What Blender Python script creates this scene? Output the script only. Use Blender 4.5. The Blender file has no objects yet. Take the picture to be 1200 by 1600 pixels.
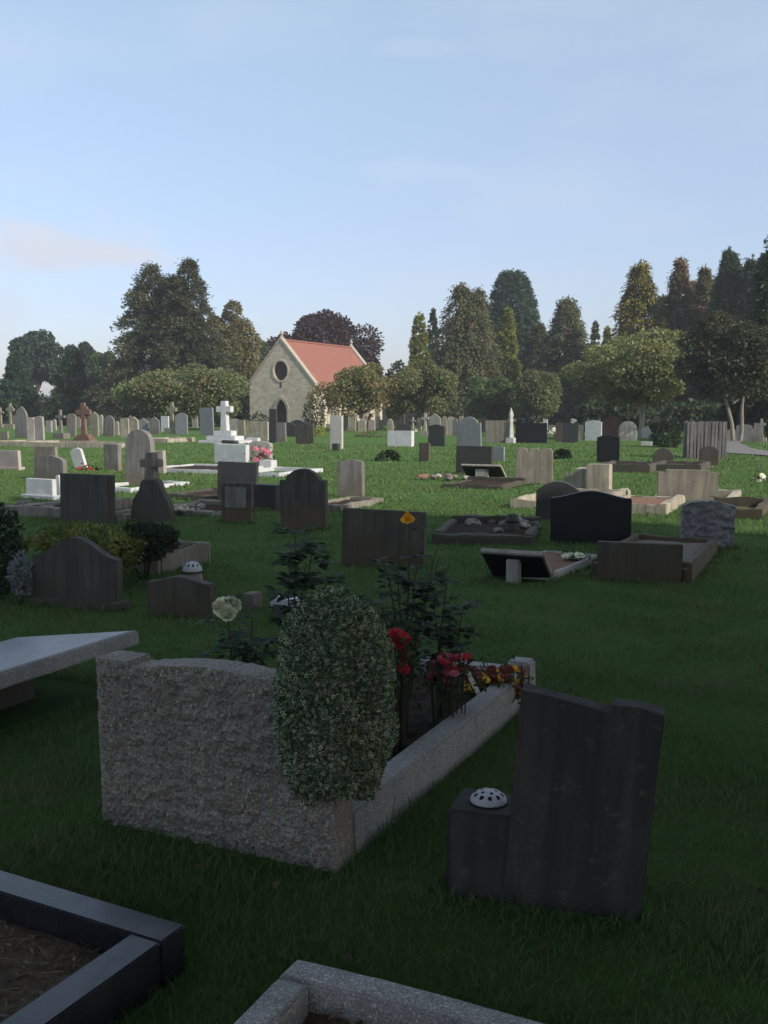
import bpy, bmesh, math, random
import numpy as np
from mathutils import Vector, Matrix, noise
R = math.radians
# ---------------------------------------------------------------- camera, sky, sun, exposure
S = bpy.context.scene
COL = S.collection
F, HZ, CH = 1557.0, 640.0, 1.6                 # focal length in photo pixels, horizon row, eye height
PITCH = math.atan((800 - HZ) / F)
cam = bpy.data.cameras.new('camera'); cam.sensor_fit = 'VERTICAL'; cam.sensor_height = 36
cam.lens = F / 1600 * 36; cam.clip_start = 0.05; cam.clip_end = 2000
camo = bpy.data.objects.new('camera', cam); COL.objects.link(camo)
camo.location = (0, 0, CH); camo.rotation_euler = (R(90) - PITCH, 0, 0)
S.camera = camo
SUN_EL = 31.0
SUN_AZ = (0.79, -0.61)                         # horizontal direction towards the sun
S.view_settings.view_transform = 'Standard'; S.view_settings.look = 'None'
S.view_settings.exposure = 0.9; S.view_settings.gamma = 1.0; S.view_settings.use_curve_mapping = False
W = bpy.data.worlds.new('World'); S.world = W; W.use_nodes = True
nt = W.node_tree; nt.nodes.clear()
def N(t, k, **kw):
    n = t.nodes.new(k)
    for a, b in kw.items(): setattr(n, a, b)
    return n
wo = N(nt, 'ShaderNodeOutputWorld'); bg = N(nt, 'ShaderNodeBackground'); bg.inputs[1].default_value = 0.125
sky = N(nt, 'ShaderNodeTexSky', sky_type='NISHITA', sun_disc=False)
sky.sun_elevation = R(SUN_EL); sky.sun_rotation = math.atan2(SUN_AZ[0], SUN_AZ[1])
sky.air_density = 1.0; sky.dust_density = 1.4; sky.ozone_density = 1.5; sky.altitude = 50
tc = N(nt, 'ShaderNodeTexCoord'); mp = N(nt, 'ShaderNodeMapping')
mp.inputs['Scale'].default_value = (1.6, 1.6, 5.0); mp.inputs['Location'].default_value = (0.37, 0.2, 0.45)
cn = N(nt, 'ShaderNodeTexNoise'); cn.inputs['Scale'].default_value = 3.2; cn.inputs['Detail'].default_value = 6
cn.inputs['Roughness'].default_value = 0.5
cr = N(nt, 'ShaderNodeValToRGB'); cr.color_ramp.elements[0].position = 0.45; cr.color_ramp.elements[1].position = 0.9
cr.color_ramp.elements[0].color = (0.27, 0.27, 0.27, 1); cr.color_ramp.elements[1].color = (0.48, 0.48, 0.48, 1)
mx = N(nt, 'ShaderNodeMix', data_type='RGBA'); mx.inputs[7].default_value = (4.25, 4.5, 4.35, 1)
hs = N(nt, 'ShaderNodeMix', data_type='RGBA'); hs.blend_type = 'MULTIPLY'; hs.inputs[0].default_value = 1.0
hs.inputs[7].default_value = (0.98, 0.99, 0.94, 1)
nt.links.new(tc.outputs['Generated'], mp.inputs[0]); nt.links.new(mp.outputs[0], cn.inputs[0])
nt.links.new(cn.outputs[0], cr.inputs[0])
def wm(op, a, b=None):                          # small maths node in the sky
    n = N(nt, 'ShaderNodeMath', operation=op)
    for i, v in enumerate((a, b)):
        if v is None: continue
        if isinstance(v, (int, float)): n.inputs[i].default_value = v
        else: nt.links.new(v, n.inputs[i])
    return n.outputs[0]
cf = cr.outputs[0]                              # a few separate soft clouds, each at its own bearing and height
for bx, bz, rx, rz, am in ((-.29, .158, .17, .042, .95), (.03, .235, .12, .03, .4), (.02, .345, .09, .03, .35), (.36, .26, .15, .05, .3), (.05, .13, .2, .04, .4), (-.5, .1, .22, .05, .5), (.7, .2, .25, .06, .4)):
    q = N(nt, 'ShaderNodeMapping', vector_type='POINT'); nt.links.new(tc.outputs['Generated'], q.inputs[0])
    ln = math.hypot(bx, 1, bz); q.inputs['Scale'].default_value = (1 / rx, .8, 1 / rz)
    q.inputs['Location'].default_value = (-bx / ln / rx, -.8 / ln, -bz / ln / rz)
    l = N(nt, 'ShaderNodeVectorMath', operation='LENGTH'); nt.links.new(q.outputs[0], l.inputs[0])
    f = wm('SUBTRACT', 1.25, l.outputs['Value']); f = wm('ADD', f, wm('MULTIPLY', wm('SUBTRACT', cn.outputs[0], .5), 3.0))
    rr = N(nt, 'ShaderNodeValToRGB'); rr.color_ramp.interpolation = 'EASE'; rr.color_ramp.elements[0].position = .1; rr.color_ramp.elements[1].position = 1.0
    rr.color_ramp.elements[1].color = (am, am, am, 1); nt.links.new(f, rr.inputs[0]); cf = wm('MAXIMUM', cf, rr.outputs[0])
nt.links.new(cf, mx.inputs[0])
nt.links.new(sky.outputs[0], hs.inputs[6]); nt.links.new(hs.outputs[2], mx.inputs[6])
sx = N(nt, 'ShaderNodeSeparateXYZ'); nt.links.new(tc.outputs['Generated'], sx.inputs[0])   # thin high haze greys the sky towards the horizon
gr = N(nt, 'ShaderNodeValToRGB'); nt.links.new(sx.outputs[2], gr.inputs[0]); ge = gr.color_ramp.elements
ge[0].position = 0.0; ge[0].color = (.66, .625, .77, 1); ge[1].position = .4; ge[1].color = (.86, .90, .94, 1)
g2 = ge.new(.14); g2.color = (.74, .725, .85, 1)
gm = N(nt, 'ShaderNodeMix', data_type='RGBA'); gm.blend_type = 'MULTIPLY'; gm.inputs[0].default_value = 1.0
nt.links.new(mx.outputs[2], gm.inputs[6]); nt.links.new(gr.outputs[0], gm.inputs[7])
nt.links.new(gm.outputs[2], bg.inputs[0]); nt.links.new(bg.outputs[0], wo.inputs[0])
sl = bpy.data.lights.new('sun', 'SUN'); sl.energy = 2.95; sl.angle = R(0.6); sl.color = (1.0, 0.93, 0.83)
so = bpy.data.objects.new('sun', sl); COL.objects.link(so)
ce, se = math.cos(R(SUN_EL)), math.sin(R(SUN_EL)); _n = math.hypot(*SUN_AZ)
so.rotation_euler = Vector((SUN_AZ[0] / _n * ce, SUN_AZ[1] / _n * ce, se)).to_track_quat('Z', 'Y').to_euler()
so.location = (40, -30, 40)
# ---------------------------------------------------------------- geometry helpers
def zf(x, y):
    """height of the ground: low swells in the turf"""
    a = 0.022 * np.sin(0.9 * x + 0.4 * y + 1.0) * np.sin(0.7 * y - 0.3 * x) + 0.03 * np.sin(0.23 * x + 0.31 * y + 2.0)
    return a * np.clip((np.hypot(x, y) - 2.0) / 6.0, 0, 1)
def gp(u, v, z=0.0):
    """point of the ground (or of height z) seen at photo pixel u, v"""
    d = ((u - 600) / F, 1.0, -(v - 800) / F); c, s = math.cos(PITCH), math.sin(PITCH)
    w = (d[0], c + d[2] * s, -s + d[2] * c)
    t = (z - CH) / w[2]
    return Vector((w[0] * t, w[1] * t, z))
def zat(v, y):
    """height seen at photo row v at distance y"""
    return CH - y * math.tan(math.atan((v - 800) / F) + PITCH)
RECTS = []                                      # ground covered by stones and kerbs: no grass there
def reg(x, y, yaw, hw, hl): RECTS.append((x, y, yaw, hw, hl))
class MB:
    def __init__(s): s.v = []; s.f = []
    def add(s, vs, fs):
        o = len(s.v); s.v += [tuple(p) for p in vs]; s.f += [tuple(i + o for i in f) for f in fs]; return s
    def box(s, x0, y0, z0, x1, y1, z1, M=None):
        vs = [(x, y, z) for z in (z0, z1) for x, y in ((x0, y0), (x1, y0), (x1, y1), (x0, y1))]
        if M is not None: vs = [M @ Vector(p) for p in vs]
        return s.add(vs, [(3, 2, 1, 0), (4, 5, 6, 7), (0, 1, 5, 4), (1, 2, 6, 5), (2, 3, 7, 6), (3, 0, 4, 7)])
    def prism(s, pts, y0, y1, M=None):
        """outline pts (x, z), counter-clockwise seen from -y, swept from y0 to y1"""
        n = len(pts); vs = [(x, y0, z) for x, z in pts] + [(x, y1, z) for x, z in pts]
        if M is not None: vs = [M @ Vector(p) for p in vs]
        return s.add(vs, [tuple(range(n)), tuple(range(2 * n - 1, n - 1, -1))] + [(i, i + n, (i + 1) % n + n, (i + 1) % n) for i in range(n)])
    def tube(s, pts, rad, sides=8):
        pts = [Vector(p) for p in pts]; n = len(pts); rs = rad if isinstance(rad, (list, tuple)) else [rad] * n
        vs = []
        for i, p in enumerate(pts):
            t = (pts[min(i + 1, n - 1)] - pts[max(i - 1, 0)]).normalized()
            a = t.cross(Vector((0.13, 0.97, 0.2))).normalized() if abs(t.y) < .9 else t.cross(Vector((1, 0, .1))).normalized()
            b = t.cross(a)
            for k in range(sides):
                q = 2 * math.pi * k / sides; vs.append(p + (a * math.cos(q) + b * math.sin(q)) * rs[i])
        fs = [(i * sides + k, i * sides + (k + 1) % sides, (i + 1) * sides + (k + 1) % sides, (i + 1) * sides + k) for i in range(n - 1) for k in range(sides)]
        fs += [tuple(range(sides - 1, -1, -1)), tuple(range((n - 1) * sides, n * sides))]
        return s.add(vs, fs)
    def lathe(s, prof, sides=20, c=(0, 0, 0)):
        n = len(prof); vs = []
        for r, z in prof:
            for k in range(sides):
                q = 2 * math.pi * k / sides; vs.append((c[0] + r * math.cos(q), c[1] + r * math.sin(q), c[2] + z))
        fs = [(i * sides + k, i * sides + (k + 1) % sides, (i + 1) * sides + (k + 1) % sides, (i + 1) * sides + k) for i in range(n - 1) for k in range(sides)]
        fs += [tuple(range(sides - 1, -1, -1)), tuple(range((n - 1) * sides, n * sides))]
        return s.add(vs, fs)
    def build(s, name, mat, parent=None, bevel=0.0, smooth=True, loc=None):
        me = bpy.data.meshes.new(name); me.from_pydata(s.v, [], s.f)
        bm = bmesh.new(); bm.from_mesh(me); bmesh.ops.recalc_face_normals(bm, faces=bm.faces)
        if bevel > 0:
            ed = [e for e in bm.edges if len(e.link_faces) == 2 and e.calc_face_angle() > R(40)]
            bmesh.ops.bevel(bm, geom=ed, offset=bevel, segments=2, affect='EDGES', clamp_overlap=True)
        bm.to_mesh(me); bm.free()
        if smooth:
            me.polygons.foreach_set('use_smooth', [True] * len(me.polygons)); me.set_sharp_from_angle(angle=R(35))
        me.materials.append(mat)
        return link(name, me, parent, loc)
def link(name, data, parent=None, loc=None):
    o = bpy.data.objects.new(name, data); COL.objects.link(o)
    if parent: o.parent = parent
    if loc is not None: o.location = loc
    return o
def tag(o, label, cat=None, group=None, kind=None):
    if label: o['label'] = label
    if cat: o['category'] = cat
    if group: o['group'] = group
    if kind: o['kind'] = kind
    return o
def thing(name, label, cat, loc, yaw=0.0, group=None, lean=0.0, roll=0.0):
    o = bpy.data.objects.new(name, None); COL.objects.link(o); o.empty_display_size = 0.2
    o.location = loc; o.rotation_euler = (R(lean), R(roll), R(yaw))
    return tag(o, label, cat, group)
def npmesh(name, verts, faces, mat, parent=None, uv=None, smooth=False):
    """verts (n,3), faces (m,k) numpy arrays"""
    me = bpy.data.meshes.new(name); k = faces.shape[1]; m = len(faces)
    me.vertices.add(len(verts)); me.vertices.foreach_set('co', np.ascontiguousarray(verts, np.float32).ravel())
    me.loops.add(m * k); me.loops.foreach_set('vertex_index', np.ascontiguousarray(faces, np.int32).ravel())
    me.polygons.add(m); me.polygons.foreach_set('loop_start', np.arange(0, m * k, k, dtype=np.int32))
    if smooth: me.polygons.foreach_set('use_smooth', np.ones(m, bool))
    if uv is not None:
        l = me.uv_layers.new(name='leaf'); l.data.foreach_set('uv', np.ascontiguousarray(uv, np.float32).ravel())
    me.update(calc_edges=True); me.materials.append(mat)
    return link(name, me, parent)
def unit(a): return a / np.maximum(np.linalg.norm(a, axis=-1, keepdims=True), 1e-9)
def leaves(name, P, D, Nn, L, Wd, mat, parent=None, fold=0.25):
    """kite-shaped leaves: base points P, pointing along D, facing Nn, length L, width Wd"""
    D = unit(D); B = unit(np.cross(Nn, D)); Nn = np.cross(D, B)
    L = np.broadcast_to(np.asarray(L, float).reshape(-1, 1), (len(P), 1)); Wd = np.broadcast_to(np.asarray(Wd, float).reshape(-1, 1), (len(P), 1))
    mid = P + D * L * 0.45
    v = np.stack([P, mid + B * Wd * .5 + Nn * Wd * fold, P + D * L, mid - B * Wd * .5 + Nn * Wd * fold], 1).reshape(-1, 3)
    f = np.arange(len(P) * 4, dtype=np.int32).reshape(-1, 4)
    uv = np.tile(np.array([[0, -1], [-1, 0], [0, 1], [1, 0]], np.float32), (len(P), 1))
    return npmesh(name, v, f, mat, parent, uv)
# ---------------------------------------------------------------- materials
def newmat(name):
    m = bpy.data.materials.new(name); m.use_nodes = True; t = m.node_tree; t.nodes.clear()
    o = N(t, 'ShaderNodeOutputMaterial'); b = N(t, 'ShaderNodeBsdfPrincipled'); t.links.new(b.outputs[0], o.inputs[0])
    return m, t, b, o
def ramp(t, src, p0, p1, c0=(0, 0, 0, 1), c1=(1, 1, 1, 1)):
    r = N(t, 'ShaderNodeValToRGB'); e = r.color_ramp.elements
    e[0].position, e[1].position = p0, p1; e[0].color, e[1].color = c0, c1
    t.links.new(src, r.inputs[0]); return r.outputs[0]
def mixc(t, fac, a, b, blend='MIX'):
    m = N(t, 'ShaderNodeMix', data_type='RGBA'); m.blend_type = blend
    for s_, v in ((0, fac), (6, a), (7, b)):
        if isinstance(v, (int, float)): m.inputs[s_].default_value = v
        elif isinstance(v, tuple): m.inputs[s_].default_value = (*v[:3], 1)
        else: t.links.new(v, m.inputs[s_])
    return m.outputs[2]
def nz(t, vec, scale, detail=4, rough=.55):
    n = N(t, 'ShaderNodeTexNoise'); n.inputs['Scale'].default_value = scale; n.inputs['Detail'].default_value = detail
    n.inputs['Roughness'].default_value = rough; t.links.new(vec, n.inputs['Vector']); return n.outputs[0]
def objvec(t, scale=(1, 1, 1), randomise=True):
    tc = N(t, 'ShaderNodeTexCoord'); mp = N(t, 'ShaderNodeMapping'); mp.inputs['Scale'].default_value = scale
    t.links.new(tc.outputs['Object'], mp.inputs[0])
    if randomise:
        oi = N(t, 'ShaderNodeObjectInfo'); ml = N(t, 'ShaderNodeMath', operation='MULTIPLY'); ml.inputs[1].default_value = 57.0
        cx = N(t, 'ShaderNodeCombineXYZ'); t.links.new(oi.outputs['Random'], ml.inputs[0])
        for k in range(3): t.links.new(ml.outputs[0], cx.inputs[k])
        t.links.new(cx.outputs[0], mp.inputs['Location'])
    return mp.outputs[0]
def bump(t, b, h, strength, dist):
    n = N(t, 'ShaderNodeBump'); n.inputs['Strength'].default_value = strength; n.inputs['Distance'].default_value = dist
    t.links.new(h, n.inputs['Height']); t.links.new(n.outputs[0], b.inputs['Normal'])
def stone(name, base, stain, streak=.6, speck=None, speck_amt=.5, rough=.9, bmp=.3, base_stain=None, lichen=None, speck_scale=220, spec=.3):
    m, t, b, o = newmat(name)
    v = objvec(t)
    c = mixc(t, ramp(t, nz(t, v, 5.0, 5), .3, .7), base, tuple(x * .72 for x in base))
    if streak:
        s_ = nz(t, objvec(t, (14, 14, .9)), 1.0, 4, .6)
        c = mixc(t, ramp(t, s_, .42, .62, c1=(streak,) * 3 + (1,)), c, stain)
        bl = ramp(t, nz(t, v, 2.2, 6, .65), .45, .7, c1=(.7 * streak,) * 3 + (1,)); c = mixc(t, bl, c, stain)
    if speck:
        c = mixc(t, ramp(t, nz(t, v, speck_scale, 2), .5, .58, c1=(speck_amt,) * 3 + (1,)), c, speck)
        c = mixc(t, ramp(t, nz(t, v, speck_scale * .6, 2), .58, .66, c1=(speck_amt,) * 3 + (1,)), c, tuple(min(1, x * 1.6) for x in base))
    if lichen:
        c = mixc(t, ramp(t, nz(t, v, 17.0, 7, .75), .57, .66, c1=(.75,) * 3 + (1,)), c, lichen)
    c = mixc(t, ramp(t, nz(t, v, 38, 6, .7), .34, .66, c1=(.4,) * 3 + (1,)), c, tuple(x * .55 for x in base))
    if base_stain:                              # soil and algae splashed up the foot, with a ragged edge
        tc = N(t, 'ShaderNodeTexCoord'); sp = N(t, 'ShaderNodeSeparateXYZ'); t.links.new(tc.outputs['Object'], sp.inputs[0])
        ad = N(t, 'ShaderNodeMath', operation='MULTIPLY_ADD'); t.links.new(nz(t, v, 4.0, 5), ad.inputs[0]); ad.inputs[1].default_value = .9
        t.links.new(sp.outputs[2], ad.inputs[2])
        c = mixc(t, ramp(t, ad.outputs[0], .55, .8, (.75,) * 3 + (1,), (0, 0, 0, 1)), c, base_stain)
    t.links.new(c, b.inputs['Base Color']); b.inputs['Roughness'].default_value = rough; b.inputs['Specular IOR Level'].default_value = spec
    if bmp: bump(t, b, nz(t, v, 60 if not speck else 90, 6, .65), bmp, .01)
    return m
M = {}
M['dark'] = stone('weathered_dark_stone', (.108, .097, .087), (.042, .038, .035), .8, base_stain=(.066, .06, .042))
M['brown'] = stone('brown_stone', (.118, .1, .082), (.036, .032, .029), .7, base_stain=(.075, .062, .036))
M['mossy'] = stone('algae_stained_stone', (.12, .107, .09), (.035, .033, .03), .8, base_stain=(.11, .078, .042))
M['grey'] = stone('grey_stone', (.24, .225, .21), (.09, .085, .08), .75, base_stain=(.13, .11, .08))
M['slate'] = stone('blue_grey_stone', (.23, .24, .25), (.13, .135, .14), .4)
M['pale'] = stone('pale_stone', (.40, .37, .33), (.16, .145, .125), .7, lichen=(.32, .31, .22))
M['pink'] = stone('pinkish_stone', (.46, .39, .36), (.25, .2, .18), .4)
M['cream'] = stone('cream_stone', (.46, .41, .31), (.15, .13, .1), .8, lichen=(.36, .33, .2))
M['tan'] = stone('tan_stone', (.26, .235, .195), (.11, .095, .075), .7, lichen=(.28, .26, .18))
M['light'] = stone('light_stone', (.5, .48, .45), (.33, .31, .28), .5)
M['white'] = stone('white_marble', (.57, .57, .575), (.40, .395, .38), .18, rough=.6, bmp=.05)
M['black'] = stone('black_granite', (.012, .013, .015), (.008, .008, .01), 0, (.02, .02, .022), .4, rough=.45, bmp=0, spec=.25)
M['charcoal'] = stone('charcoal_granite', (.05, .048, .046), (.026, .025, .025), .5, (.06, .06, .06), .3, rough=.55, bmp=.1)
M['rust'] = stone('red_granite', (.22, .125, .098), (.12, .07, .058), .5, (.12, .06, .05), .4)
M['lichen'] = stone('lichen_stone', (.30, .28, .2), (.13, .12, .085), .6, lichen=(.42, .40, .2))
M['granite'] = stone('grey_granite', (.38, .36, .34), (.15, .14, .13), .35, (.09, .085, .08), .85, bmp=.25, lichen=(.25, .23, .2))
M['rough'] = stone('pitched_granite', (.34, .308, .262), (.15, .125, .10), .4, (.07, .063, .055), .75, bmp=.7, speck_scale=150)
M['rockface'] = stone('rock_faced_stone', (.25, .255, .27), (.09, .09, .095), .3, (.1, .1, .1), .5, bmp=.8, speck_scale=120)
M['board'] = stone('weathered_board', (.21, .195, .185), (.075, .068, .065), .8, bmp=.3)
def polished(name, col, rough, speck):
    m, t, b, o = newmat(name); v = objvec(t)
    c = mixc(t, ramp(t, nz(t, v, 300, 2), .5, .62, c1=(.6,) * 3 + (1,)), col, speck)
    dirt = ramp(t, nz(t, v, 6, 7, .7), .45, .75)
    c = mixc(t, dirt, c, tuple(x * 1.15 + .006 for x in col)); t.links.new(c, b.inputs['Base Color'])
    t.links.new(ramp(t, dirt, 0, 1, (rough,) * 3 + (1,), (rough + .28,) * 3 + (1,)), b.inputs['Roughness'])
    b.inputs['Specular IOR Level'].default_value = .55
    return m
M['polished'] = polished('polished_black_granite', (.016, .016, .02), .22, (.035, .036, .045))
M['ledger'] = polished('polished_grey_granite', (.17, .175, .185), .3, (.09, .09, .1))
def plain(name, col, rough=.6, var=.3, scale=8, bmp=0, spec=.3, metal=0):
    m, t, b, o = newmat(name); v = objvec(t)
    c = mixc(t, ramp(t, nz(t, v, scale, 5), .3, .7), col, tuple(x * (1 - var) for x in col)); t.links.new(c, b.inputs['Base Color'])
    b.inputs['Roughness'].default_value = rough; b.inputs['Specular IOR Level'].default_value = spec; b.inputs['Metallic'].default_value = metal
    if bmp: bump(t, b, nz(t, v, scale * 4, 5), bmp, .02)
    return m
def soil(name, c0, c1, scale=30):
    m, t, b, o = newmat(name); v = objvec(t)
    c = mixc(t, ramp(t, nz(t, v, scale, 8, .7), .35, .65), c0, c1)
    c = mixc(t, ramp(t, nz(t, v, scale * 4, 3, .7), .6, .7, c1=(.6,) * 3 + (1,)), c, tuple(x * 1.7 for x in c1))
    t.links.new(c, b.inputs['Base Color']); b.inputs['Roughness'].default_value = 1; b.inputs['Specular IOR Level'].default_value = .1
    bump(t, b, nz(t, v, scale * 1.5, 8, .7), .9, .03); return m
M['soil'] = soil('dark_soil', (.03, .021, .016), (.06, .042, .03))
M['litter'] = soil('needle_litter', (.085, .06, .043), (.18, .13, .095), 45)
M['chips'] = soil('stone_chips', (.14, .12, .1), (.28, .25, .2), 50)
M['terracotta'] = soil('reddish_chips', (.16, .09, .06), (.3, .18, .13), 40)
def leafmat(name, c1, c2, accent=None, amt=(.55, .7), scale=.6, trans=.34, rough=.55, margin=None, veil=.5):
    m, t, b, o = newmat(name)
    g = N(t, 'ShaderNodeNewGeometry'); v = objvec(t)
    c = mixc(t, g.outputs['Random Per Island'], c1, c2)
    if accent:
        a = nz(t, v, scale, 4, .6)
        ad = N(t, 'ShaderNodeMath', operation='MULTIPLY_ADD'); t.links.new(g.outputs['Random Per Island'], ad.inputs[0]); ad.inputs[1].default_value = .25
        t.links.new(a, ad.inputs[2]); c = mixc(t, ramp(t, ad.outputs[0], amt[0], amt[1]), c, accent)
    if margin:                                  # variegated leaf: cream rim around a green heart
        uv = N(t, 'ShaderNodeUVMap'); uv.uv_map = 'leaf'; sp = N(t, 'ShaderNodeSeparateXYZ'); t.links.new(uv.outputs[0], sp.inputs[0])
        ab = [N(t, 'ShaderNodeMath', operation='ABSOLUTE') for _ in range(2)]
        t.links.new(sp.outputs[0], ab[0].inputs[0]); t.links.new(sp.outputs[1], ab[1].inputs[0])
        sm = N(t, 'ShaderNodeMath', operation='ADD'); t.links.new(ab[0].outputs[0], sm.inputs[0]); t.links.new(ab[1].outputs[0], sm.inputs[1])
        sb = N(t, 'ShaderNodeMath', operation='MULTIPLY_ADD'); t.links.new(g.outputs['Random Per Island'], sb.inputs[0]); sb.inputs[1].default_value = -veil
        t.links.new(sm.outputs[0], sb.inputs[2]); c = mixc(t, ramp(t, sb.outputs[0], .42, .55), c, margin)
    t.links.new(c, b.inputs['Base Color']); b.inputs['Roughness'].default_value = rough; b.inputs['Specular IOR Level'].default_value = .25
    tr = N(t, 'ShaderNodeBsdfTranslucent'); t.links.new(c, tr.inputs[0]); ms = N(t, 'ShaderNodeMixShader'); ms.inputs[0].default_value = trans
    t.links.new(b.outputs[0], ms.inputs[1]); t.links.new(tr.outputs[0], ms.inputs[2]); t.links.new(ms.outputs[0], o.inputs[0])
    return m
M['bark'] = stone('bark', (.12, .095, .07), (.05, .04, .03), .8, bmp=.9)
M['pale_bark'] = stone('pale_bark', (.42, .38, .31), (.2, .17, .13), .6, bmp=.5)
# ---------------------------------------------------------------- ground
def geo(a, b, n, p=2.0):
    s_ = np.linspace(-1, 1, n); return np.sign(s_) * np.abs(s_) ** p * b
def ground():
    xs = np.concatenate([-np.geomspace(500, 12, 24), np.linspace(-11.5, 11.5, 70), np.geomspace(12, 500, 24)])
    ys = np.concatenate([-np.geomspace(300, 3, 14), np.linspace(-2.5, 40, 130), np.geomspace(41, 900, 26)])
    X, Y = np.meshgrid(xs, ys); Z = zf(X, Y); v = np.stack([X, Y, Z], -1).reshape(-1, 3)
    nx, ny = len(xs), len(ys); i = np.arange(ny - 1)[:, None] * nx + np.arange(nx - 1)[None]
    f = np.stack([i, i + 1, i + nx + 1, i + nx], -1).reshape(-1, 4)
    m, t, b, o = newmat('turf'); v_ = objvec(t, randomise=False)
    c = mixc(t, ramp(t, nz(t, v_, .35, 5, .6), .3, .7), (.066, .132, .030), (.095, .165, .042))
    c = mixc(t, ramp(t, nz(t, v_, 2.6, 6, .7), .5, .75, c1=(.7,) * 3 + (1,)), c, (.03, .07, .014))
    c = mixc(t, ramp(t, nz(t, v_, .9, 5, .7), .62, .74, c1=(.6,) * 3 + (1,)), c, (.085, .085, .035))
    t.links.new(c, b.inputs['Base Color']); b.inputs['Roughness'].default_value = 1; b.inputs['Specular IOR Level'].default_value = .1
    bump(t, b, nz(t, v_, 7, 8, .75), 1.0, .12)
    tag(npmesh('ground', v, f, m, smooth=True), 'mown green cemetery turf', kind='structure')
ground()
# ---------------------------------------------------------------- gravestone builders
def prof(shape, w, h):
    """list of (x, height) across the top of a tablet"""
    lin = [(-.5 + i / 16) for i in range(17)]
    if shape == 'flat': return [(x * w, h) for x in (-.5, -.25, 0, .25, .5)]
    if shape == 'arch': return [(x * w, h - .22 * w * (2 * x) ** 2) for x in lin]
    if shape == 'low': return [(x * w, h - .10 * w * (2 * x) ** 2) for x in lin]
    if shape == 'round': return [(x * w, h - w / 2 + math.sqrt(max(0, w * w / 4 - (x * w) ** 2))) for x in [-.5, -.49, -.46] + lin[1:-1] + [.46, .49, .5]]
    if shape == 'ogee': return [(x * w, h - .2 * w * (.5 - .5 * math.cos(2 * math.pi * x))) for x in lin]
    if shape == 'brow': return [(x * w, h - .09 * w * (.5 - .5 * math.cos(2 * math.pi * x))) for x in lin]
    if shape == 'gable': return [(x * w, h - .35 * w * abs(2 * x)) for x in lin]
    if shape == 'gothic': return [(x * w, h - .75 * w * (1 - math.sqrt(max(0, 1 - (2 * abs(x)) ** 1.35)))) for x in [-.5, -.48] + lin[1:-1] + [.48, .5]]
    if shape == 'shoulder':
        s_ = .12 * w; a = [(x * w, h - .16 * w * (2.9 * x) ** 2) for x in [-.36 + i * .72 / 12 for i in range(13)]]
        return [(-.5 * w, h - s_ * 2), (-.365 * w, h - s_ * 2)] + a + [(.365 * w, h - s_ * 2), (.5 * w, h - s_ * 2)]
    if shape == 'step': return [(-.5 * w, h * .92), (-.37 * w, h * .92), (-.365 * w, h), (0, h), (.365 * w, h), (.37 * w, h * .92), (.5 * w, h * .92)]
    if shape == 'lobes': return [(x * w, h - .1 * w * (1 - abs(math.cos(3 * math.pi * x))) ** 2) for x in [-.5 + i / 30 for i in range(31)]]
    if shape == 'left_step': return [(-.5 * w, h * .72), (-.1 * w, h * .72), (-.095 * w, h), (.5 * w, h)]
    if shape == 'notch': return [(-.5 * w, h), (-.2 * w, h * .985), (.14 * w, h * .955), (.145 * w, h * .995), (.33 * w, h * 1.0), (.5 * w, h * .985)]
    raise KeyError(shape)
def tablet(mb, w, h, t, shape, y=0.0, z0=-.06, amp=0.0, nzr=1, seed=0.0, f=9.0, dense=False):
    P = prof(shape, w, h)
    if dense:                                   # extra columns so that the face can be roughened
        Q = []
        for (a, b), (c, d) in zip(P, P[1:]):
            k = max(1, int(math.ceil((c - a) / (w / dense))))
            Q += [(a + (c - a) * i / k, b + (d - b) * i / k) for i in range(k)]
        P = Q + [P[-1]]
    n = len(P); vs = []
    for s_ in (-1, 1):
        for j in range(nzr + 1):
            for x, top in P:
                z = z0 + (top - z0) * j / nzr; p = Vector((x, y + s_ * t / 2, z))
                if amp:
                    q = noise.fractal(Vector((x * f + seed, z * f, s_ * 3 + seed)), 1.0, 2.0, 4)
                    p.y += s_ * amp * q; p.x += amp * .5 * noise.noise(Vector((z * 14 + seed, x * 3, s_)))
                    p.z += amp * .6 * noise.noise(Vector((x * 13, seed, s_ * 2 + j * .1))) * (j / nzr)
                vs.append(p)
    k = n * (nzr + 1); fs = []
    for j in range(nzr):
        for i in range(n - 1):
            a = j * n + i; fs += [(a, a + 1, a + n + 1, a + n), (k + a + 1, k + a, k + a + n, k + a + n + 1)]
    tp = nzr * n
    for i in range(n - 1): fs += [(tp + i, tp + i + 1, k + tp + i + 1, k + tp + i), (i + 1, i, k + i, k + i + 1)]
    for j in range(nzr):
        for i in (0, n - 1):
            a = j * n + i; q = (a, a + n, k + a + n, k + a); fs.append(q if i == 0 else q[::-1])
    return mb.add(vs, fs)
def cross_outline(h, w, s_, zb=0.0, arm=.66, flare=1.0):
    """latin cross: total height h, span w, shaft width s_"""
    a = h * arm; e = s_ * flare
    pts = [(-e / 2, zb), (e / 2, zb), (s_ / 2, a - s_ / 2), (w / 2, a - s_ / 2), (w / 2, a + s_ / 2), (s_ / 2, a + s_ / 2), (s_ / 2, h), (-s_ / 2, h), (-s_ / 2, a + s_ / 2), (-w / 2, a + s_ / 2), (-w / 2, a - s_ / 2), (-s_ / 2, a - s_ / 2)]
    return pts
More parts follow.
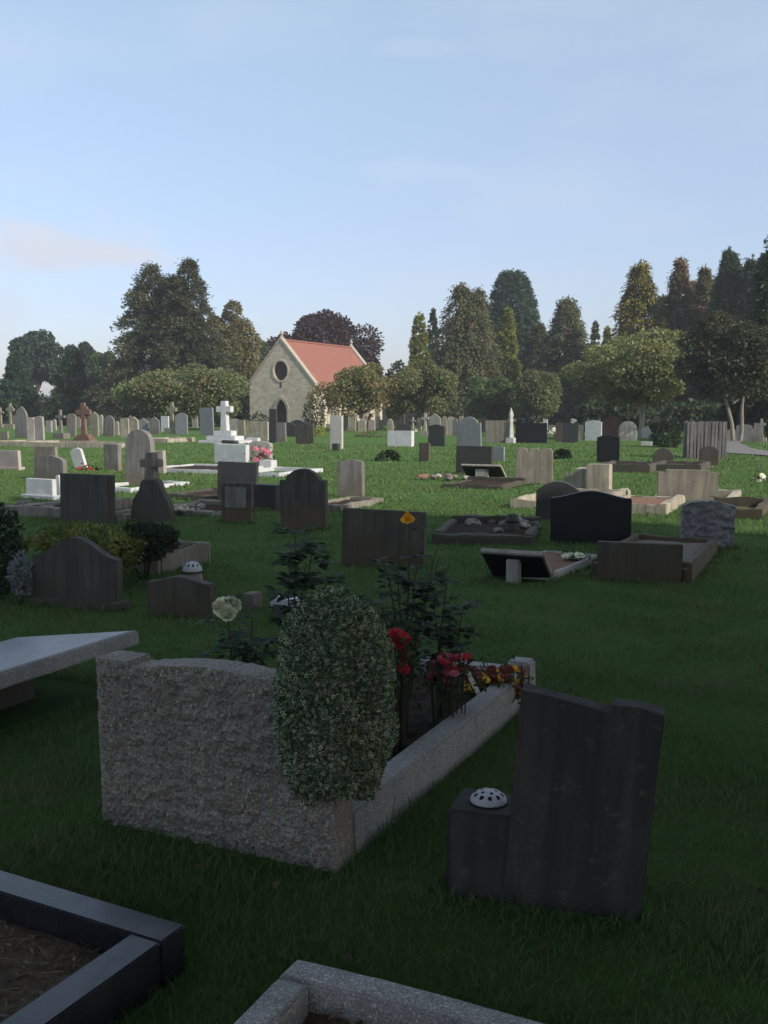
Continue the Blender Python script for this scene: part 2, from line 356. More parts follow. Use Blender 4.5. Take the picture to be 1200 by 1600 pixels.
def ring(mb, r0, r1, cz, y0, y1, n=20):
    vs = []
    for y in (y0, y1):
        for r in (r0, r1):
            for i in range(n):
                q = 2 * math.pi * i / n; vs.append((r * math.cos(q), y, cz + r * math.sin(q)))
    fs = []
    for i in range(n):
        j = (i + 1) % n
        fs += [(i, j, n + j, n + i), (2 * n + j, 2 * n + i, 3 * n + i, 3 * n + j), (n + i, n + j, 3 * n + j, 3 * n + i), (j, i, 2 * n + i, 2 * n + j)]
    return mb.add(vs, fs)
rnd = random.Random(7)
YAW = -25.0                                     # the graves all lie about 25 degrees off the view
def base_at(px, base):
    p = gp(px, base); p = gp(px, base, float(zf(p.x, p.y))); return p
def size_at(px, base, w, h, yaw, th):
    p = base_at(px, base)
    rel = abs(R(yaw) - math.atan2(-p.x, p.y))
    wm = max((w * p.y / F - th * math.sin(rel)) / math.cos(rel), .08)
    return p, wm, zat(base - h, p.y) - p.z
def headstone(px, base, w, h, shape, mat, label, yaw=None, th=None, lean=None, roll=None, plinth=0.0, group='gravestones across the turf', cat='headstone', name='headstone', relief=0.0):
    yaw = YAW + rnd.uniform(-4, 4) if yaw is None else yaw
    far = base < 725
    th = (.12 if far else .1) if th is None else th
    lean = rnd.uniform(-2.0, 2.0) if lean is None else lean; roll = rnd.uniform(-1.5, 1.5) if roll is None else roll
    p, wm, hm = size_at(px, base, w, h, yaw, th)
    reg(p.x, p.y, yaw, wm / 2 + .02, th / 2 + .02)
    mb = MB(); near = base > 790
    tablet(mb, wm, hm, th, shape, amp=relief or (.004 if near else .003), nzr=60 if relief else 10 if near else 4, seed=px * .37, dense=70 if relief else 18 if near else False, f=14.0 if relief else 9.0)
    if not plinth:
        o = mb.build(name, M[mat], bevel=.008 if not far else .012); o.location = p; o.rotation_euler = (R(lean), R(roll), R(yaw))
        return tag(o, label, cat, group)
    t = thing(name, label, cat, p, yaw, group, lean, roll)
    mb.build('tablet', M[mat], t, bevel=.008)
    MB().box(-wm / 2 - plinth, -th / 2 - plinth, -.08, wm / 2 + plinth, th / 2 + plinth, .07 if not far else .12).build('plinth', M[mat], t, bevel=.01)
    return t
def cross(px, base, w, h, mat, label, kind='latin', steps=1, yaw=None, lean=None, group='stone crosses', shaft=.22, flare=1.25):
    yaw = YAW + rnd.uniform(-4, 4) if yaw is None else yaw
    p, wm, hm = size_at(px, base, w, h, yaw, .1)
    t = thing('cross_headstone', label, 'cross', p, yaw, group, lean if lean is not None else rnd.uniform(-1.5, 1.5), rnd.uniform(-1.5, 1.5))
    z = 0.0; reg(p.x, p.y, yaw, wm * .5, .3)
    sm = MB()
    for k in range(steps):
        s_ = 1 - k / max(steps, 1) * .55; hh = .2 * hm / max(steps, 1) * .9
        sm.box(-wm * .62 * s_, -.26 * s_, z - (.08 if k == 0 else 0), wm * .62 * s_, .26 * s_, z + hh); z += hh
    sm.build('base', M[mat], t, bevel=.015)
    mb = MB(); c = cross_outline(hm - z, wm, wm * shaft, 0, .7, flare); mb.prism([(x, zz + z) for x, zz in c], -.07, .07)
    if kind == 'celtic': ring(mb, wm * .25, wm * .38, z + (hm - z) * .7, -.045, .045)
    mb.build('cross', M[mat], t, bevel=.012)
    return t
def kerb_set(cx, cy, yaw, wd, ln, label, mat='grey', fill='soil', kh=.14, kt=.12, sides='lrnf', group='kerbed graves', fillz=.6, rag=0.0, bevel=.012, cat='grave kerb', rough=.03):
    """kerbed grave: local -y is the end nearer the camera"""
    z = float(zf(cx, cy)); t = thing('kerbed_grave', label, cat, (cx, cy, z), yaw, group)
    reg(cx, cy, yaw, wd / 2 + .01, ln / 2 + .01)
    def k(x0, y0, x1, y1):
        mb = MB(); hh = kh + rnd.uniform(-rag, rag); along = abs(x1 - x0) > abs(y1 - y0); n = 14 if rough else 1; vs = []
        for i in range(n + 1):
            q = i / n; sec = ((x0, y0), (x1, y0), (x1, y1), (x0, y1)) if not along else ((x0, y0), (x0, y1))
            for b in (0, 1):
                for s_ in (0, 1):
                    x, y = (x0 + (x1 - x0) * q, (y0, y1)[s_]) if along else ((x0, x1)[s_], y0 + (y1 - y0) * q)
                    z = hh if b else -.06
                    if rough:
                        w = noise.noise_vector(Vector((x * 3 + cx * 7, y * 3 + cy, b * 3 + s_))) * rough + noise.noise_vector(Vector((x * 11 + cx, y * 11, b * 5 + s_ * 2))) * rough * .5
                        x += w.x * .5 * b; y += w.y * .5 * b; z += w.z * b
                    vs.append((x, y, z))
        fs = [(0, 1, 3, 2), (n * 4 + 2, n * 4 + 3, n * 4 + 1, n * 4)]
        for i in range(n):
            a = i * 4; fs += [(a, a + 4, a + 5, a + 1), (a + 2, a + 3, a + 7, a + 6), (a, a + 2, a + 6, a + 4), (a + 1, a + 5, a + 7, a + 3)]
        return mb.add(vs, fs).build('kerb', M[mat], t, bevel=bevel)
    if 'n' in sides: k(-wd / 2, -ln / 2, wd / 2, -ln / 2 + kt)
    if 'f' in sides: k(-wd / 2, ln / 2 - kt, wd / 2, ln / 2)
    if 'l' in sides: k(-wd / 2, -ln / 2 + kt + .003, -wd / 2 + kt, ln / 2 - kt - .003)
    if 'r' in sides: k(wd / 2 - kt, -ln / 2 + kt + .003, wd / 2, ln / 2 - kt - .003)
    if fill:
        n = 14; vs = []; fs = []
        for j in range(n + 1):
            for i in range(n + 1):
                x = (-wd / 2 + .03) + (wd - .06) * i / n; y = (-ln / 2 + .03) + (ln - .06) * j / n
                vs.append((x, y, kh * fillz + .018 * noise.noise(Vector((x * 5 + cx, y * 5 + cy, 0)))))
        for j in range(n):
            for i in range(n): a = j * (n + 1) + i; fs.append((a, a + 1, a + n + 2, a + n + 1))
        MB().add(vs, fs).build('soil_bed', M[fill], t)
    return t
def kerb_px(px, py, wd, ln, label, yaw=None, **kw):
    """kerbed grave whose near right corner sits at photo pixel px, py"""
    yaw = YAW if yaw is None else yaw; p = base_at(px, py); c, s_ = math.cos(R(yaw)), math.sin(R(yaw))
    x, y = -wd / 2, ln / 2
    return kerb_set(p.x + c * x - s_ * y, p.y + s_ * x + c * y, yaw, wd, ln, label, **kw)
def loc2w(t, x, y, z=0.0):
    a = t.rotation_euler.z; c, s_ = math.cos(a), math.sin(a)
    return Vector((t.location.x + c * x - s_ * y, t.location.y + s_ * x + c * y, t.location.z + z))
SHADE = [(1.2, -4.6, 15, 13.5, 4.4), (10.5, 1.5, 14, 10, 2.2), (18, -4, 15, 11, 2.5), (10, -9, 15, 11, 3)]
SHADE_N = 17000
SHADE_LABEL = ['large spreading tree whose boughs hang over the viewpoint', 'shade tree beside the nearest graves, out of view on the sunny side', 'shade tree farthest out on the sunny side, out of view', 'shade tree behind the viewpoint on the sunny side']
# ---------------------------------------------------------------- chapel
def chapel():
    m, t, b, o = newmat('chapel_rubble_stone'); v = objvec(t, (1, 1, 1.9), False)
    vo = N(t, 'ShaderNodeTexVoronoi'); vo.inputs['Scale'].default_value = 2.3; t.links.new(v, vo.inputs['Vector'])
    c = mixc(t, vo.outputs['Color'], (.50, .44, .34), (.38, .335, .265))
    c = mixc(t, ramp(t, nz(t, v, 1.4, 5, .65), .5, .68, c1=(.55,) * 3 + (1,)), c, (.22, .17, .12))
    c = mixc(t, ramp(t, nz(t, v, 5, 4, .6), .58, .66, c1=(.6,) * 3 + (1,)), c, (.24, .17, .12))
    v2 = N(t, 'ShaderNodeTexVoronoi'); v2.feature = 'DISTANCE_TO_EDGE'; v2.inputs['Scale'].default_value = 2.3; t.links.new(v, v2.inputs['Vector'])
    c = mixc(t, ramp(t, v2.outputs[0], .0, .06, (.35,) * 3 + (1,), (0, 0, 0, 1)), c, (.25, .22, .17))
    t.links.new(c, b.inputs['Base Color']); b.inputs['Roughness'].default_value = .95; bump(t, b, v2.outputs[0], .3, .06)
    wall = m
    m, t, b, o = newmat('red_roof_tile'); v = objvec(t, randomise=False)
    br = N(t, 'ShaderNodeTexWave'); br.bands_direction = 'Z'; br.inputs['Scale'].default_value = 3.2; br.inputs['Distortion'].default_value = .4; t.links.new(v, br.inputs['Vector'])
    c = mixc(t, ramp(t, nz(t, v, 2.0, 6, .65), .35, .68), (.27, .097, .064), (.195, .08, .057))
    c = mixc(t, ramp(t, nz(t, objvec(t, (6, 6, 9), False), 1, 2), .5, .7, c1=(.4,) * 3 + (1,)), c, (.26, .085, .065))
    c = mixc(t, ramp(t, br.outputs[0], .2, .8, (.35,) * 3 + (1,), (0, 0, 0, 1)), c, (.17, .07, .055))
    c = mixc(t, ramp(t, nz(t, v, .9, 6, .7), .52, .7, c1=(.5,) * 3 + (1,)), c, (.2, .11, .085))
    t.links.new(c, b.inputs['Base Color']); b.inputs['Roughness'].default_value = .9; bump(t, b, br.outputs[0], .5, .05)
    roofm = m
    dress = plain('dressed_stone', (.37, .325, .26), .9, .3, 4); glass = plain('dark_leaded_glass', (.05, .035, .035), .35, .3, 6); wood = plain('dark_oak', (.045, .028, .02), .7)
    p = gp(440, 667); T = thing('chapel', 'small stone chapel with steep red tiled roof and round gable window', 'chapel', (-9.25, 90, 0), -26.8)
    a, L, E, A, wt = 3.37, 13.4, 3.9, 7.75, .5
    # gable wall with a round and a pointed opening: strips round the holes
    def disc_wall(y):
        bm = bmesh.new()
        outer = [(-a, -.3), (a, -.3), (a, E), (0, A), (-a, E)]
        circ = [(.74 * math.cos(q) - .0, 5.05 + .86 * math.sin(q)) for q in np.linspace(0, 2 * math.pi, 24, endpoint=False)]
        door = [(-.62, -.2), (.62, -.2), (.62, 1.45)] + [(.62 - 1.24 * (1 - math.cos(k)), 1.45 + 1.24 * math.sin(k)) for k in np.linspace(0, R(60), 6)[1:]] + [(-.62 + 1.24 * (1 - math.cos(k)), 1.45 + 1.24 * math.sin(k)) for k in np.linspace(R(60), 0, 6)[1:-1]] + [(-.62, 1.45)]
        edges = []
        for loop in (outer, circ, door):
            vs = [bm.verts.new((x, y, z)) for x, z in loop]
            edges += [bm.edges.new((vs[i], vs[(i + 1) % len(vs)])) for i in range(len(vs))]
        bmesh.ops.triangle_fill(bm, use_beauty=True, use_dissolve=False, edges=edges)
        r = bmesh.ops.extrude_face_region(bm, geom=bm.faces[:])
        bmesh.ops.translate(bm, verts=[e for e in r['geom'] if isinstance(e, bmesh.types.BMVert)], vec=(0, wt, 0))
        bmesh.ops.recalc_face_normals(bm, faces=bm.faces); return bm, circ, door
    bm, circ, door = disc_wall(0); me = bpy.data.meshes.new('gable_wall'); bm.to_mesh(me); bm.free(); me.materials.append(wall); link('gable_wall', me, T)
    MB().prism([(-a, -.3), (a, -.3), (a, E), (0, A), (-a, E)], L - wt, L).build('gable_wall', wall, T)
    for s_ in (-1, 1):
        mb = MB(); ys = [wt + .002]
        wins = [2.6, 5.2, 7.8, 10.4]
        x0, x1 = (a - wt, a) if s_ > 0 else (-a, -a + wt)
        y = wt + .002
        for wy in wins:
            mb.box(x0, y, -.3, x1, wy - .35, E - .05); mb.box(x0, wy - .35, -.3, x1, wy + .35, 1.2); mb.box(x0, wy - .35, 2.9, x1, wy + .35, E - .05); y = wy + .35
        mb.box(x0, y, -.3, x1, L - wt - .002, E - .05); mb.build('side_wall', wall, T)
        for wy in wins:
            f = MB(); xo = x1 + .03 if s_ > 0 else x0 - .03
            xa, xb = (xo - .2, xo) if s_ > 0 else (xo, xo + .2)
            f.box(xa, wy - .48, 1.08, xb, wy - .33, 3.0).box(xa, wy + .33, 1.08, xb, wy + .48, 3.0).box(xa, wy - .33, 2.86, xb, wy + .33, 3.0).box(xa, wy - .33, 1.08, xb, wy + .33, 1.22)
            w_ = f.build('window', dress, T, bevel=.01)
            xm = (x0 + x1) / 2; MB().box(xm - .02, wy - .34, 1.2, xm + .02, wy + .34, 2.9).build('pane', glass, w_)
        for by in (1.3, 3.9, 6.5, 9.1, 12.1):
            xo = a if s_ > 0 else -a; d = .5 * s_
            MB().prism([(0, -.3), (.55, -.3), (.55, 1.9), (.3, 2.35), (0, 2.7)], by - .25, by + .25).build('buttress', wall, T)
            ob = T.children[-1] if False else COL.objects[-1]
            ob.scale = (s_, 1, 1); ob.location = (xo + .003 * s_, 0, 0)
    sl_ = (A - E) / a
    for s_ in (-1, 1):
        mb = MB(); ov = .3
        q = [(0.0, A - .12), (a + ov, E - .12 - sl_ * ov), (a + ov, E - sl_ * ov + .05), (0.0, A + .06)]
        mb.prism(q if s_ > 0 else [(-x, z) for x, z in q][::-1], wt - .05, L - wt + .05); mb.build('roof', roofm, T)
    MB().tube([(0, wt, A + .08), (0, L - wt, A + .08)], .1, 8).build('ridge', roofm, T)
    for y in (-.06, L - wt - .03):
        for s_ in (-1, 1):
            q = [(0.0, A + .05), (a + .22, E + .05 - sl_ * .22), (a + .22, E + .30 - sl_ * .22), (0.0, A + .32)]
            MB().prism(q if s_ > 0 else [(-x, z) for x, z in q][::-1], y, y + wt + .1).build('coping', dress, T)
        MB().lathe([(.16, 0), (.12, .2), (.2, .35), (.05, .62)], 8, (0, y + .28, A + .25)).build('finial', dress, T)
    rw = MB(); n = 24; vs = []
    for y in (-.05, .12):
        for rx, rz in ((.74, .86), (.9, 1.02)):
            for i in range(n): q = 2 * math.pi * i / n; vs.append((rx * math.cos(q), y, 5.05 + rz * math.sin(q)))
    fs = []
    for i in range(n):
        j = (i + 1) % n; fs += [(i, j, n + j, n + i), (2 * n + j, 2 * n + i, 3 * n + i, 3 * n + j), (n + i, n + j, 3 * n + j, 3 * n + i), (j, i, 2 * n + i, 2 * n + j)]
    rwo = rw.add([(x, y, 5.05 + (z - 5.05)) for x, y, z in vs], fs).build('rose_window', wall, T)
    MB().prism([(x * 1.02, z) for x, z in circ], .28, .32).build('pane', glass, rwo)
    tb = MB()
    for k in range(3):
        q = k * math.pi / 3; tb.tube([(-.74 * math.cos(q), .24, 5.05 - .82 * math.sin(q)), (.74 * math.cos(q), .24, 5.05 + .82 * math.sin(q))], .03, 6)
    ring(tb, .28, .33, 5.05, .2, .28); tb.build('tracery', plain('stained_tracery', (.12, .085, .075), .9), rwo)
    MB().box(-.06, -.03, 3.55, .06, .05, 4.1).build('slit', glass, T)
    mid = len(door)
    out = [(x * 1.36, (z - .3) * 1.14 + .28) for x, z in door[2:]]
    inn = door[2:]
    da = MB(); vs = [(x, -.06, z) for x, z in inn] + [(x, -.06, z) for x, z in out] + [(x, .1, z) for x, z in inn] + [(x, .1, z) for x, z in out]
    k = len(inn); fs = []
    for i in range(k - 1): fs += [(i, i + 1, k + i + 1, k + i), (k + i, k + i + 1, 3 * k + i + 1, 3 * k + i), (i + 1, i, 2 * k + i, 2 * k + i + 1), (2 * k + i + 1, 2 * k + i, 3 * k + i, 3 * k + i + 1)]
    da.add(vs, fs).box(.62, -.06, -.2, .86, .1, 1.45).box(-.86, -.06, -.2, -.62, .1, 1.45)
    dao = da.build('door_arch', dress, T); MB().prism([(x * 1.03, z) for x, z in door], .34, .4).build('door', wood, dao)
    return T
chapel()
# ---------------------------------------------------------------- trees
rng = np.random.default_rng(11)
def rdir(n):
    return unit(rng.normal(size=(n, 3)))
def limb(mb, p0, p1, r0, r1, wob=.12, n=6, sides=7):
    p0, p1 = Vector(p0), Vector(p1); L = (p1 - p0).length; pts = []; rs = []
    ph = rnd.uniform(0, 9)
    for i in range(n + 1):
        q = i / n; w = wob * L * math.sin(math.pi * q) * .35
        pts.append(p0.lerp(p1, q) + Vector((w * math.sin(ph + q * 4), w * math.cos(ph * 1.7 + q * 3), 0))); rs.append(r0 + (r1 - r0) * q)
    mb.tube(pts, rs, sides)
def broadleaf(name, x, y, h, w, z0, mat, label, bark='bark', lobes=34, n=9000, leaf=.22, flat=1.0, group='trees around the cemetery', trunk_r=None, gap=.16, tops=1.0, lean=(0, 0), cat='tree', stems=1):
    if cat == 'tree' and n < 40000 and 'shade' not in name: n = int(n * 1.9); leaf = leaf * .74
    t = thing(name, label, cat, (x, y, float(zf(x, y)) - .03), 0, group)
    rx = w / 2; rz = (h - z0) / 2; cz = z0 + rz
    c = []
    for k in range(lobes):
        d = unit(rng.normal(size=3) * np.array([1, 1, .9])); rr = rng.uniform(.55, .82) if k > lobes * .25 else rng.uniform(.1, .5)
        lr = rng.uniform(.2, .36) * (.8 if d[2] > .6 else 1)
        c.append((d * rr * np.array([rx, rx, rz]) * np.array([1, 1, flat]), lr))
    P = []; D = []; Nn = []
    per = n // lobes
    for ctr, lr in c:
        R3 = np.array([rx, rx, min(rz, rx * 1.1)]) * lr
        d = rdir(per); d[:, 2] = np.abs(d[:, 2]) * np.where(rng.random(per) < .72, 1, -1)
        rad = rng.uniform(.55, 1.08, (per, 1)) ** .7
        # twiggy clumps: displace by a coarse random field
        cl = rdir(14); k = rng.integers(0, 14, per); d = unit(d + cl[k] * rng.uniform(0, .9, (per, 1)))
        P.append(ctr + d * R3 * rad + np.array([0, 0, cz])); D.append(unit(d * np.array([1, 1, .4]) + rng.normal(size=(per, 3)) * .6 + np.array([0, 0, -.25]))); Nn.append(unit(d + rng.normal(size=(per, 3)) * .55 + np.array([0, 0, .5])))
    P = np.concatenate(P); D = np.concatenate(D); Nn = np.concatenate(Nn); m = len(P)
    P = P + np.array([lean[0], lean[1], 0]) * (P[:, 2:3] / h)
    s_ = leaf * rng.uniform(.6, 1.25, m)
    leaves('crown', P, D, Nn, s_ * 1.5, s_, mat, t)
    mb = MB(); r = trunk_r or h * .02; fork = z0 + rz * .35
    for q in range(stems):
        off = (q - (stems - 1) / 2) * r * 3.2
        limb(mb, (off, 0, -.15), (lean[0] * .5 + off * 3, lean[1] * .5, fork), r * 1.15, r * .7, .1, 8, 10)
    for ctr, lr in sorted(c, key=lambda q: -np.linalg.norm(q[0]))[:max(8, lobes // 2)]:
        e = ctr * .85 + np.array([lean[0], lean[1], cz])
        limb(mb, (lean[0] * .5, lean[1] * .5, fork * rnd.uniform(.75, 1)), e, r * .45, r * .1, .2, 5, 6)
    mb.build('trunk', M[bark], t)
    return t
def conifer(name, x, y, h, w, mat, label, branches=300, per=34, leaf=.26, z0=.3, p=.85, droop=.35, up=.0, belly=0.0, group='trees around the cemetery', rough=.3, cat='tree', egg=False, tops=1, lean=0.0, barkm='bark', tilt=.15):
    branches = int(branches * 1.7); per = int(per * 1.9); leaf = leaf * .72
    t = thing(name, label, cat, (x, y, float(zf(x, y)) - .03), 0, group)
    P = []; D = []; Nn = []
    tp = [(0.0, 0.0, 1.0)] + [(rng.choice([-1, 1]) * rng.uniform(.09, .14) * w, rng.uniform(-.1, .1) * w, rng.uniform(.9, .97)) for _ in range(tops - 1)]
    bl = np.sort(rng.uniform(0, 1, branches) ** 1.15); lob = rng.uniform(0, 6.28, 4)
    for i, q in enumerate(bl):
        ox, oy, ts = tp[i % len(tp)]
        az = rng.uniform(0, 2 * math.pi)
        z = z0 + (h * ts - z0) * q
        if egg: rr = math.sqrt(max(.0, 1 - (2 * (.96 * q + .0) - .75) ** 2 / 1.57)) if q > .3 else .82 + .18 * q / .3
        else: rr = 1.12 * (1 - q) ** p + .02
        rr *= 1 - rough * .5 + rough * (.5 * math.sin(3 * az + lob[0] + 7 * q) * .5 + rng.uniform(-.3, .5))
        if not egg: rr *= .80 + .34 * abs(math.sin(math.pi * q * h * .42 + az * .5 + lob[1]))   # tiers of boughs
        L = max(.12 * w * .3, w / 2 * rr)
        n = max(6, int(per * (.35 + rr)))
        s_ = rng.uniform(.25, 1, n) ** .65
        d = np.array([math.cos(az), math.sin(az), 0.0])
        zz = z + L * (up * s_ - droop * s_ ** 2)
        b = np.stack([ox * q + d[0] * L * s_, oy * q + d[1] * L * s_, zz], 1) + rng.normal(size=(n, 3)) * np.array([1, 1, .7]) * (.09 * w * .5 * (1.1 - s_ * .6))[:, None] * .7
        P.append(b); D.append(unit(d * .9 + np.array([0, 0, up - droop * .9]) + rng.normal(size=(n, 3)) * .45)); Nn.append(unit(np.array([d[0] * .6, d[1] * .6, .8]) + rng.normal(size=(n, 3)) * .45))
    for ox, oy, ts in tp:                       # leading shoots
        n = 26; b = np.stack([ox + rng.normal(size=n) * .09, oy + rng.normal(size=n) * .09, h * ts - rng.uniform(-.02, .11, n) * h * .5], 1)
        P.append(b); D.append(unit(rng.normal(size=(n, 3)) * .5 + np.array([0, 0, .8]))); Nn.append(rdir(n))
    P = np.concatenate(P); D = np.concatenate(D); Nn = np.concatenate(Nn); m = len(P)
    s_ = leaf * rng.uniform(.6, 1.3, m)
    leaves('crown', P, D, Nn, s_ * 1.9, s_ * .75, mat, t)
    mb = MB(); r = h * .017 + .05; mb.tube([(0, 0, -.2), (0, 0, h * .3), (0, 0, h * .94)], [r * 1.2, r * .9, .03], 9)
    for i in range(14):
        q = rng.uniform(.08, .75); az = rng.uniform(0, 6.28); L = w / 2 * (1 - q) ** p * .7
        mb.tube([(0, 0, h * q), (math.cos(az) * L, math.sin(az) * L, h * q - droop * L * .5)], [r * .35, .015], 5)
    mb.build('trunk', M[barkm], t)
    return t
LM = {}
LM['yew'] = leafmat('dark_conifer_needles', (0.028, 0.052, 0.030), (0.060, 0.091, 0.042))
LM['olive'] = leafmat('olive_conifer_needles', (0.070, 0.088, 0.038), (0.131, 0.140, 0.060), (0.149, 0.123, 0.061), (.6, .8))
LM['cypress'] = leafmat('cypress_needles', (0.060, 0.077, 0.040), (0.108, 0.116, 0.060), (0.140, 0.108, 0.061), (.62, .85))
LM['pine'] = leafmat('blue_green_pine_needles', (0.041, 0.066, 0.049), (0.079, 0.110, 0.076))
LM['deep'] = leafmat('deep_green_needles', (0.032, 0.068, 0.039), (0.067, 0.116, 0.061))
LM['gold'] = leafmat('golden_conifer_needles', (.22, .245, .045), (.36, .36, .075), (.13, .17, .04), (.58, .8), 1.2)
LM['beech'] = leafmat('copper_beech_leaves', (0.041, 0.024, 0.029), (0.076, 0.041, 0.044), (0.091, 0.041, 0.027), (.6, .85))
LM['autumn'] = leafmat('autumn_cherry_leaves', (.085, .125, .045), (.165, .20, .08), (.22, .175, .09), (.6, .85), .35)
LM['orchard'] = leafmat('yellowing_green_leaves', (0.114, 0.137, 0.049), (0.219, 0.219, 0.084), (0.263, 0.193, 0.079), (.58, .75), .5)
LM['tawny'] = leafmat('tawny_leaves', (.095, .13, .05), (.17, .195, .085), (.21, .17, .085), (.62, .85), .5)
LM['oak'] = leafmat('olive_deciduous_leaves', (0.096, 0.108, 0.045), (0.184, 0.184, 0.075), (0.210, 0.175, 0.070), (.5, .7), .5)
LM['mid'] = leafmat('mid_green_leaves', (0.061, 0.102, 0.038), (0.123, 0.166, 0.061))
LM['beam'] = leafmat('pale_green_leaves', (0.130, 0.171, 0.073), (0.296, 0.321, 0.153), (0.226, 0.226, 0.078), (.55, .75), .5)
LM['russet'] = leafmat('russet_foliage', (0.158, 0.088, 0.052), (0.280, 0.149, 0.091), (0.123, 0.126, 0.052), (.52, .72), .4)
LM['mixed'] = leafmat('dark_needles_with_gold', (0.038, 0.052, 0.032), (0.081, 0.091, 0.045), (0.280, 0.228, 0.035), (.56, .64), .28)
LM['dusk'] = leafmat('dark_olive_foliage', (.048, .052, .028), (.085, .084, .046))
LM['hedge'] = leafmat('hedge_leaves', (0.023, 0.037, 0.017), (0.048, 0.067, 0.028))
def T(px, top, wpx, d): return (px - 600) / F * d, d, (HZ - top) * d / F + CH, wpx * d / F
def B(name, px, top, w, d, z0, mat, label, **k): x, y, h, ww = T(px, top, w, d); return broadleaf(name, x, y, h, ww, z0, LM[mat], label, **k)
def C(name, px, top, w, d, mat, label, **k): x, y, h, ww = T(px, top, w, d); return conifer(name, x, y, h, ww, LM[mat], label, **k)
B('pine_tree', 62, 508, 96, 130, 3.2, 'pine', 'tall dark flat-topped pine at the far left of the tree line', flat=.9, n=13000, leaf=.38, lobes=26)
B('pine_tree', 132, 530, 66, 138, 3.4, 'pine', 'smaller blue-green pine between the flat-topped pine and the twin cypresses', n=10000, leaf=.38, lobes=20)
C('conifer_tree', 30, 552, 66, 110, 'deep', 'squat dark green conifer before the flat-topped pine', p=.6, leaf=.24, branches=320, z0=.2)
C('conifer_tree', 117, 548, 88, 104, 'yew', 'broad cone-shaped green conifer beside the twin cypresses', p=.7, leaf=.24, branches=360, z0=.2)
B('deciduous_tree', 172, 543, 64, 128, 1.5, 'mid', 'pale leafy tree half hidden behind the taller twin cypress', n=7000, leaf=.28, lobes=18)
C('cypress_tree', 243, 423, 192, 100, 'cypress', 'wider twin cypress with two leading shoots and brownish green foliage', p=.74, branches=620, per=36, leaf=.25, tops=2, droop=.74, up=.74, rough=.3, z0=.1)
C('cypress_tree', 300, 415, 153, 97, 'cypress', 'pointed twin cypress standing on the chapel side of its neighbour', p=.74, branches=560, per=36, leaf=.25, tops=2, droop=.74, up=.74, rough=.3, z0=.1)
B('deciduous_tree', 358, 468, 104, 110, 1.5, 'oak', 'olive leafy tree between the cypresses and the copper beech', n=12000, leaf=.27, lobes=30)
B('deciduous_tree', 408, 505, 62, 117, 1.0, 'mid', 'dark green rounded tree touching the chapel gable', n=8000, leaf=.28, lobes=18)
B('autumn_tree', 292, 568, 212, 79, .3, 'autumn', 'wide low cherry turning orange in front of the twin cypresses', n=20000, leaf=.2, lobes=80, trunk_r=.15)
B('copper_beech', 508, 484, 184, 124, 1.0, 'beech', 'huge dark purple copper beech rising behind the chapel roof', n=24000, leaf=.4, lobes=60)
B('small_tree', 566, 564, 164, 76, .5, 'orchard', 'small forked green tree screening the side of the chapel', n=8500, leaf=.18, lobes=30, trunk_r=.14, stems=2)
B('small_tree', 664, 562, 112, 77, .5, 'tawny', 'tawny green small tree below the slim golden conifer', n=8500, leaf=.18, lobes=28, trunk_r=.12)
B('small_tree', 630, 572, 96, 82, .6, 'orchard', 'low green tree closing the gap between two orchard trees', n=8000, leaf=.18, lobes=28, trunk_r=.1)
C('golden_conifer', 655, 494, 40, 120, 'gold', 'slim golden conifer beside the broad olive spruce', p=.5, branches=260, leaf=.25, droop=-.2, z0=.2)
C('conifer_tree', 675, 487, 26, 123, 'yew', 'thin dark spire behind the slim golden conifer', p=.5, branches=180, leaf=.24, droop=.1)
C('spruce_tree', 718, 449, 188, 100, 'olive', 'broad olive spruce with twin tips, tallest in the middle of the tree line', p=.74, branches=560, leaf=.27, tops=2, droop=.74, rough=.5)
C('sequoia_tree', 797, 430, 96, 130, 'deep', 'smooth egg-shaped dark green tree rising above the golden conifer', egg=True, branches=620, leaf=.3, per=40, droop=.2, rough=.12)
C('golden_conifer', 791, 486, 46, 105, 'gold', 'broader golden conifer in front of the egg-shaped tree', p=.55, branches=280, leaf=.24, droop=-.1, z0=.2)
C('spruce_tree', 882, 471, 182, 105, 'olive', 'ragged olive spruce standing in front of the whitebeam side of the tree line', p=.74, branches=480, leaf=.27, droop=.74, rough=.5)
B('small_tree', 768, 578, 96, 90, .4, 'mid', 'rounded dark green tree below the broader golden conifer', n=9000, leaf=.2, lobes=28)
B('small_tree', 838, 562, 92, 86, .5, 'tawny', 'brownish small tree behind the wide black headstone', n=9000, leaf=.19, lobes=28)
C('conifer_tree', 926, 506, 26, 116, 'olive', 'narrow conifer tip above the whitebeam crown', branches=120, leaf=.25, p=.7)
C('golden_conifer', 944, 514, 30, 112, 'gold', 'short yellowish conifer peeping over the whitebeam crown', branches=140, leaf=.25, p=.7)
B('whitebeam_tree', 1000, 512, 240, 58, 1.7, 'beam', 'pale green spreading whitebeam on a straight whitish trunk', bark='pale_bark', n=15000, leaf=.17, lobes=40, trunk_r=.17)
C('spruce_tree', 993, 416, 174, 95, 'mixed', 'dark spruce with a patch of yellow autumn leaves on its side', p=.74, branches=520, leaf=.26, droop=.74, rough=.4)
C('russet_tree', 1054, 411, 125, 96, 'russet', 'russet pointed tree beside the dark spruce', p=.74, branches=380, leaf=.24, droop=.74, rough=.6)
C('russet_tree', 1092, 423, 111, 94, 'russet', 'shorter russet tree with a thin wispy top', p=.74, branches=340, leaf=.24, droop=.74, rough=.6)
C('conifer_tree', 1130, 396, 144, 90, 'yew', 'dark green spire above the leaning thin-trunked tree', p=.74, branches=420, leaf=.25, droop=.74)
C('conifer_tree', 1163, 409, 117, 88, 'yew', 'dark conifer between the spire and the tree at the picture edge', p=.74, branches=360, leaf=.25, droop=.74)
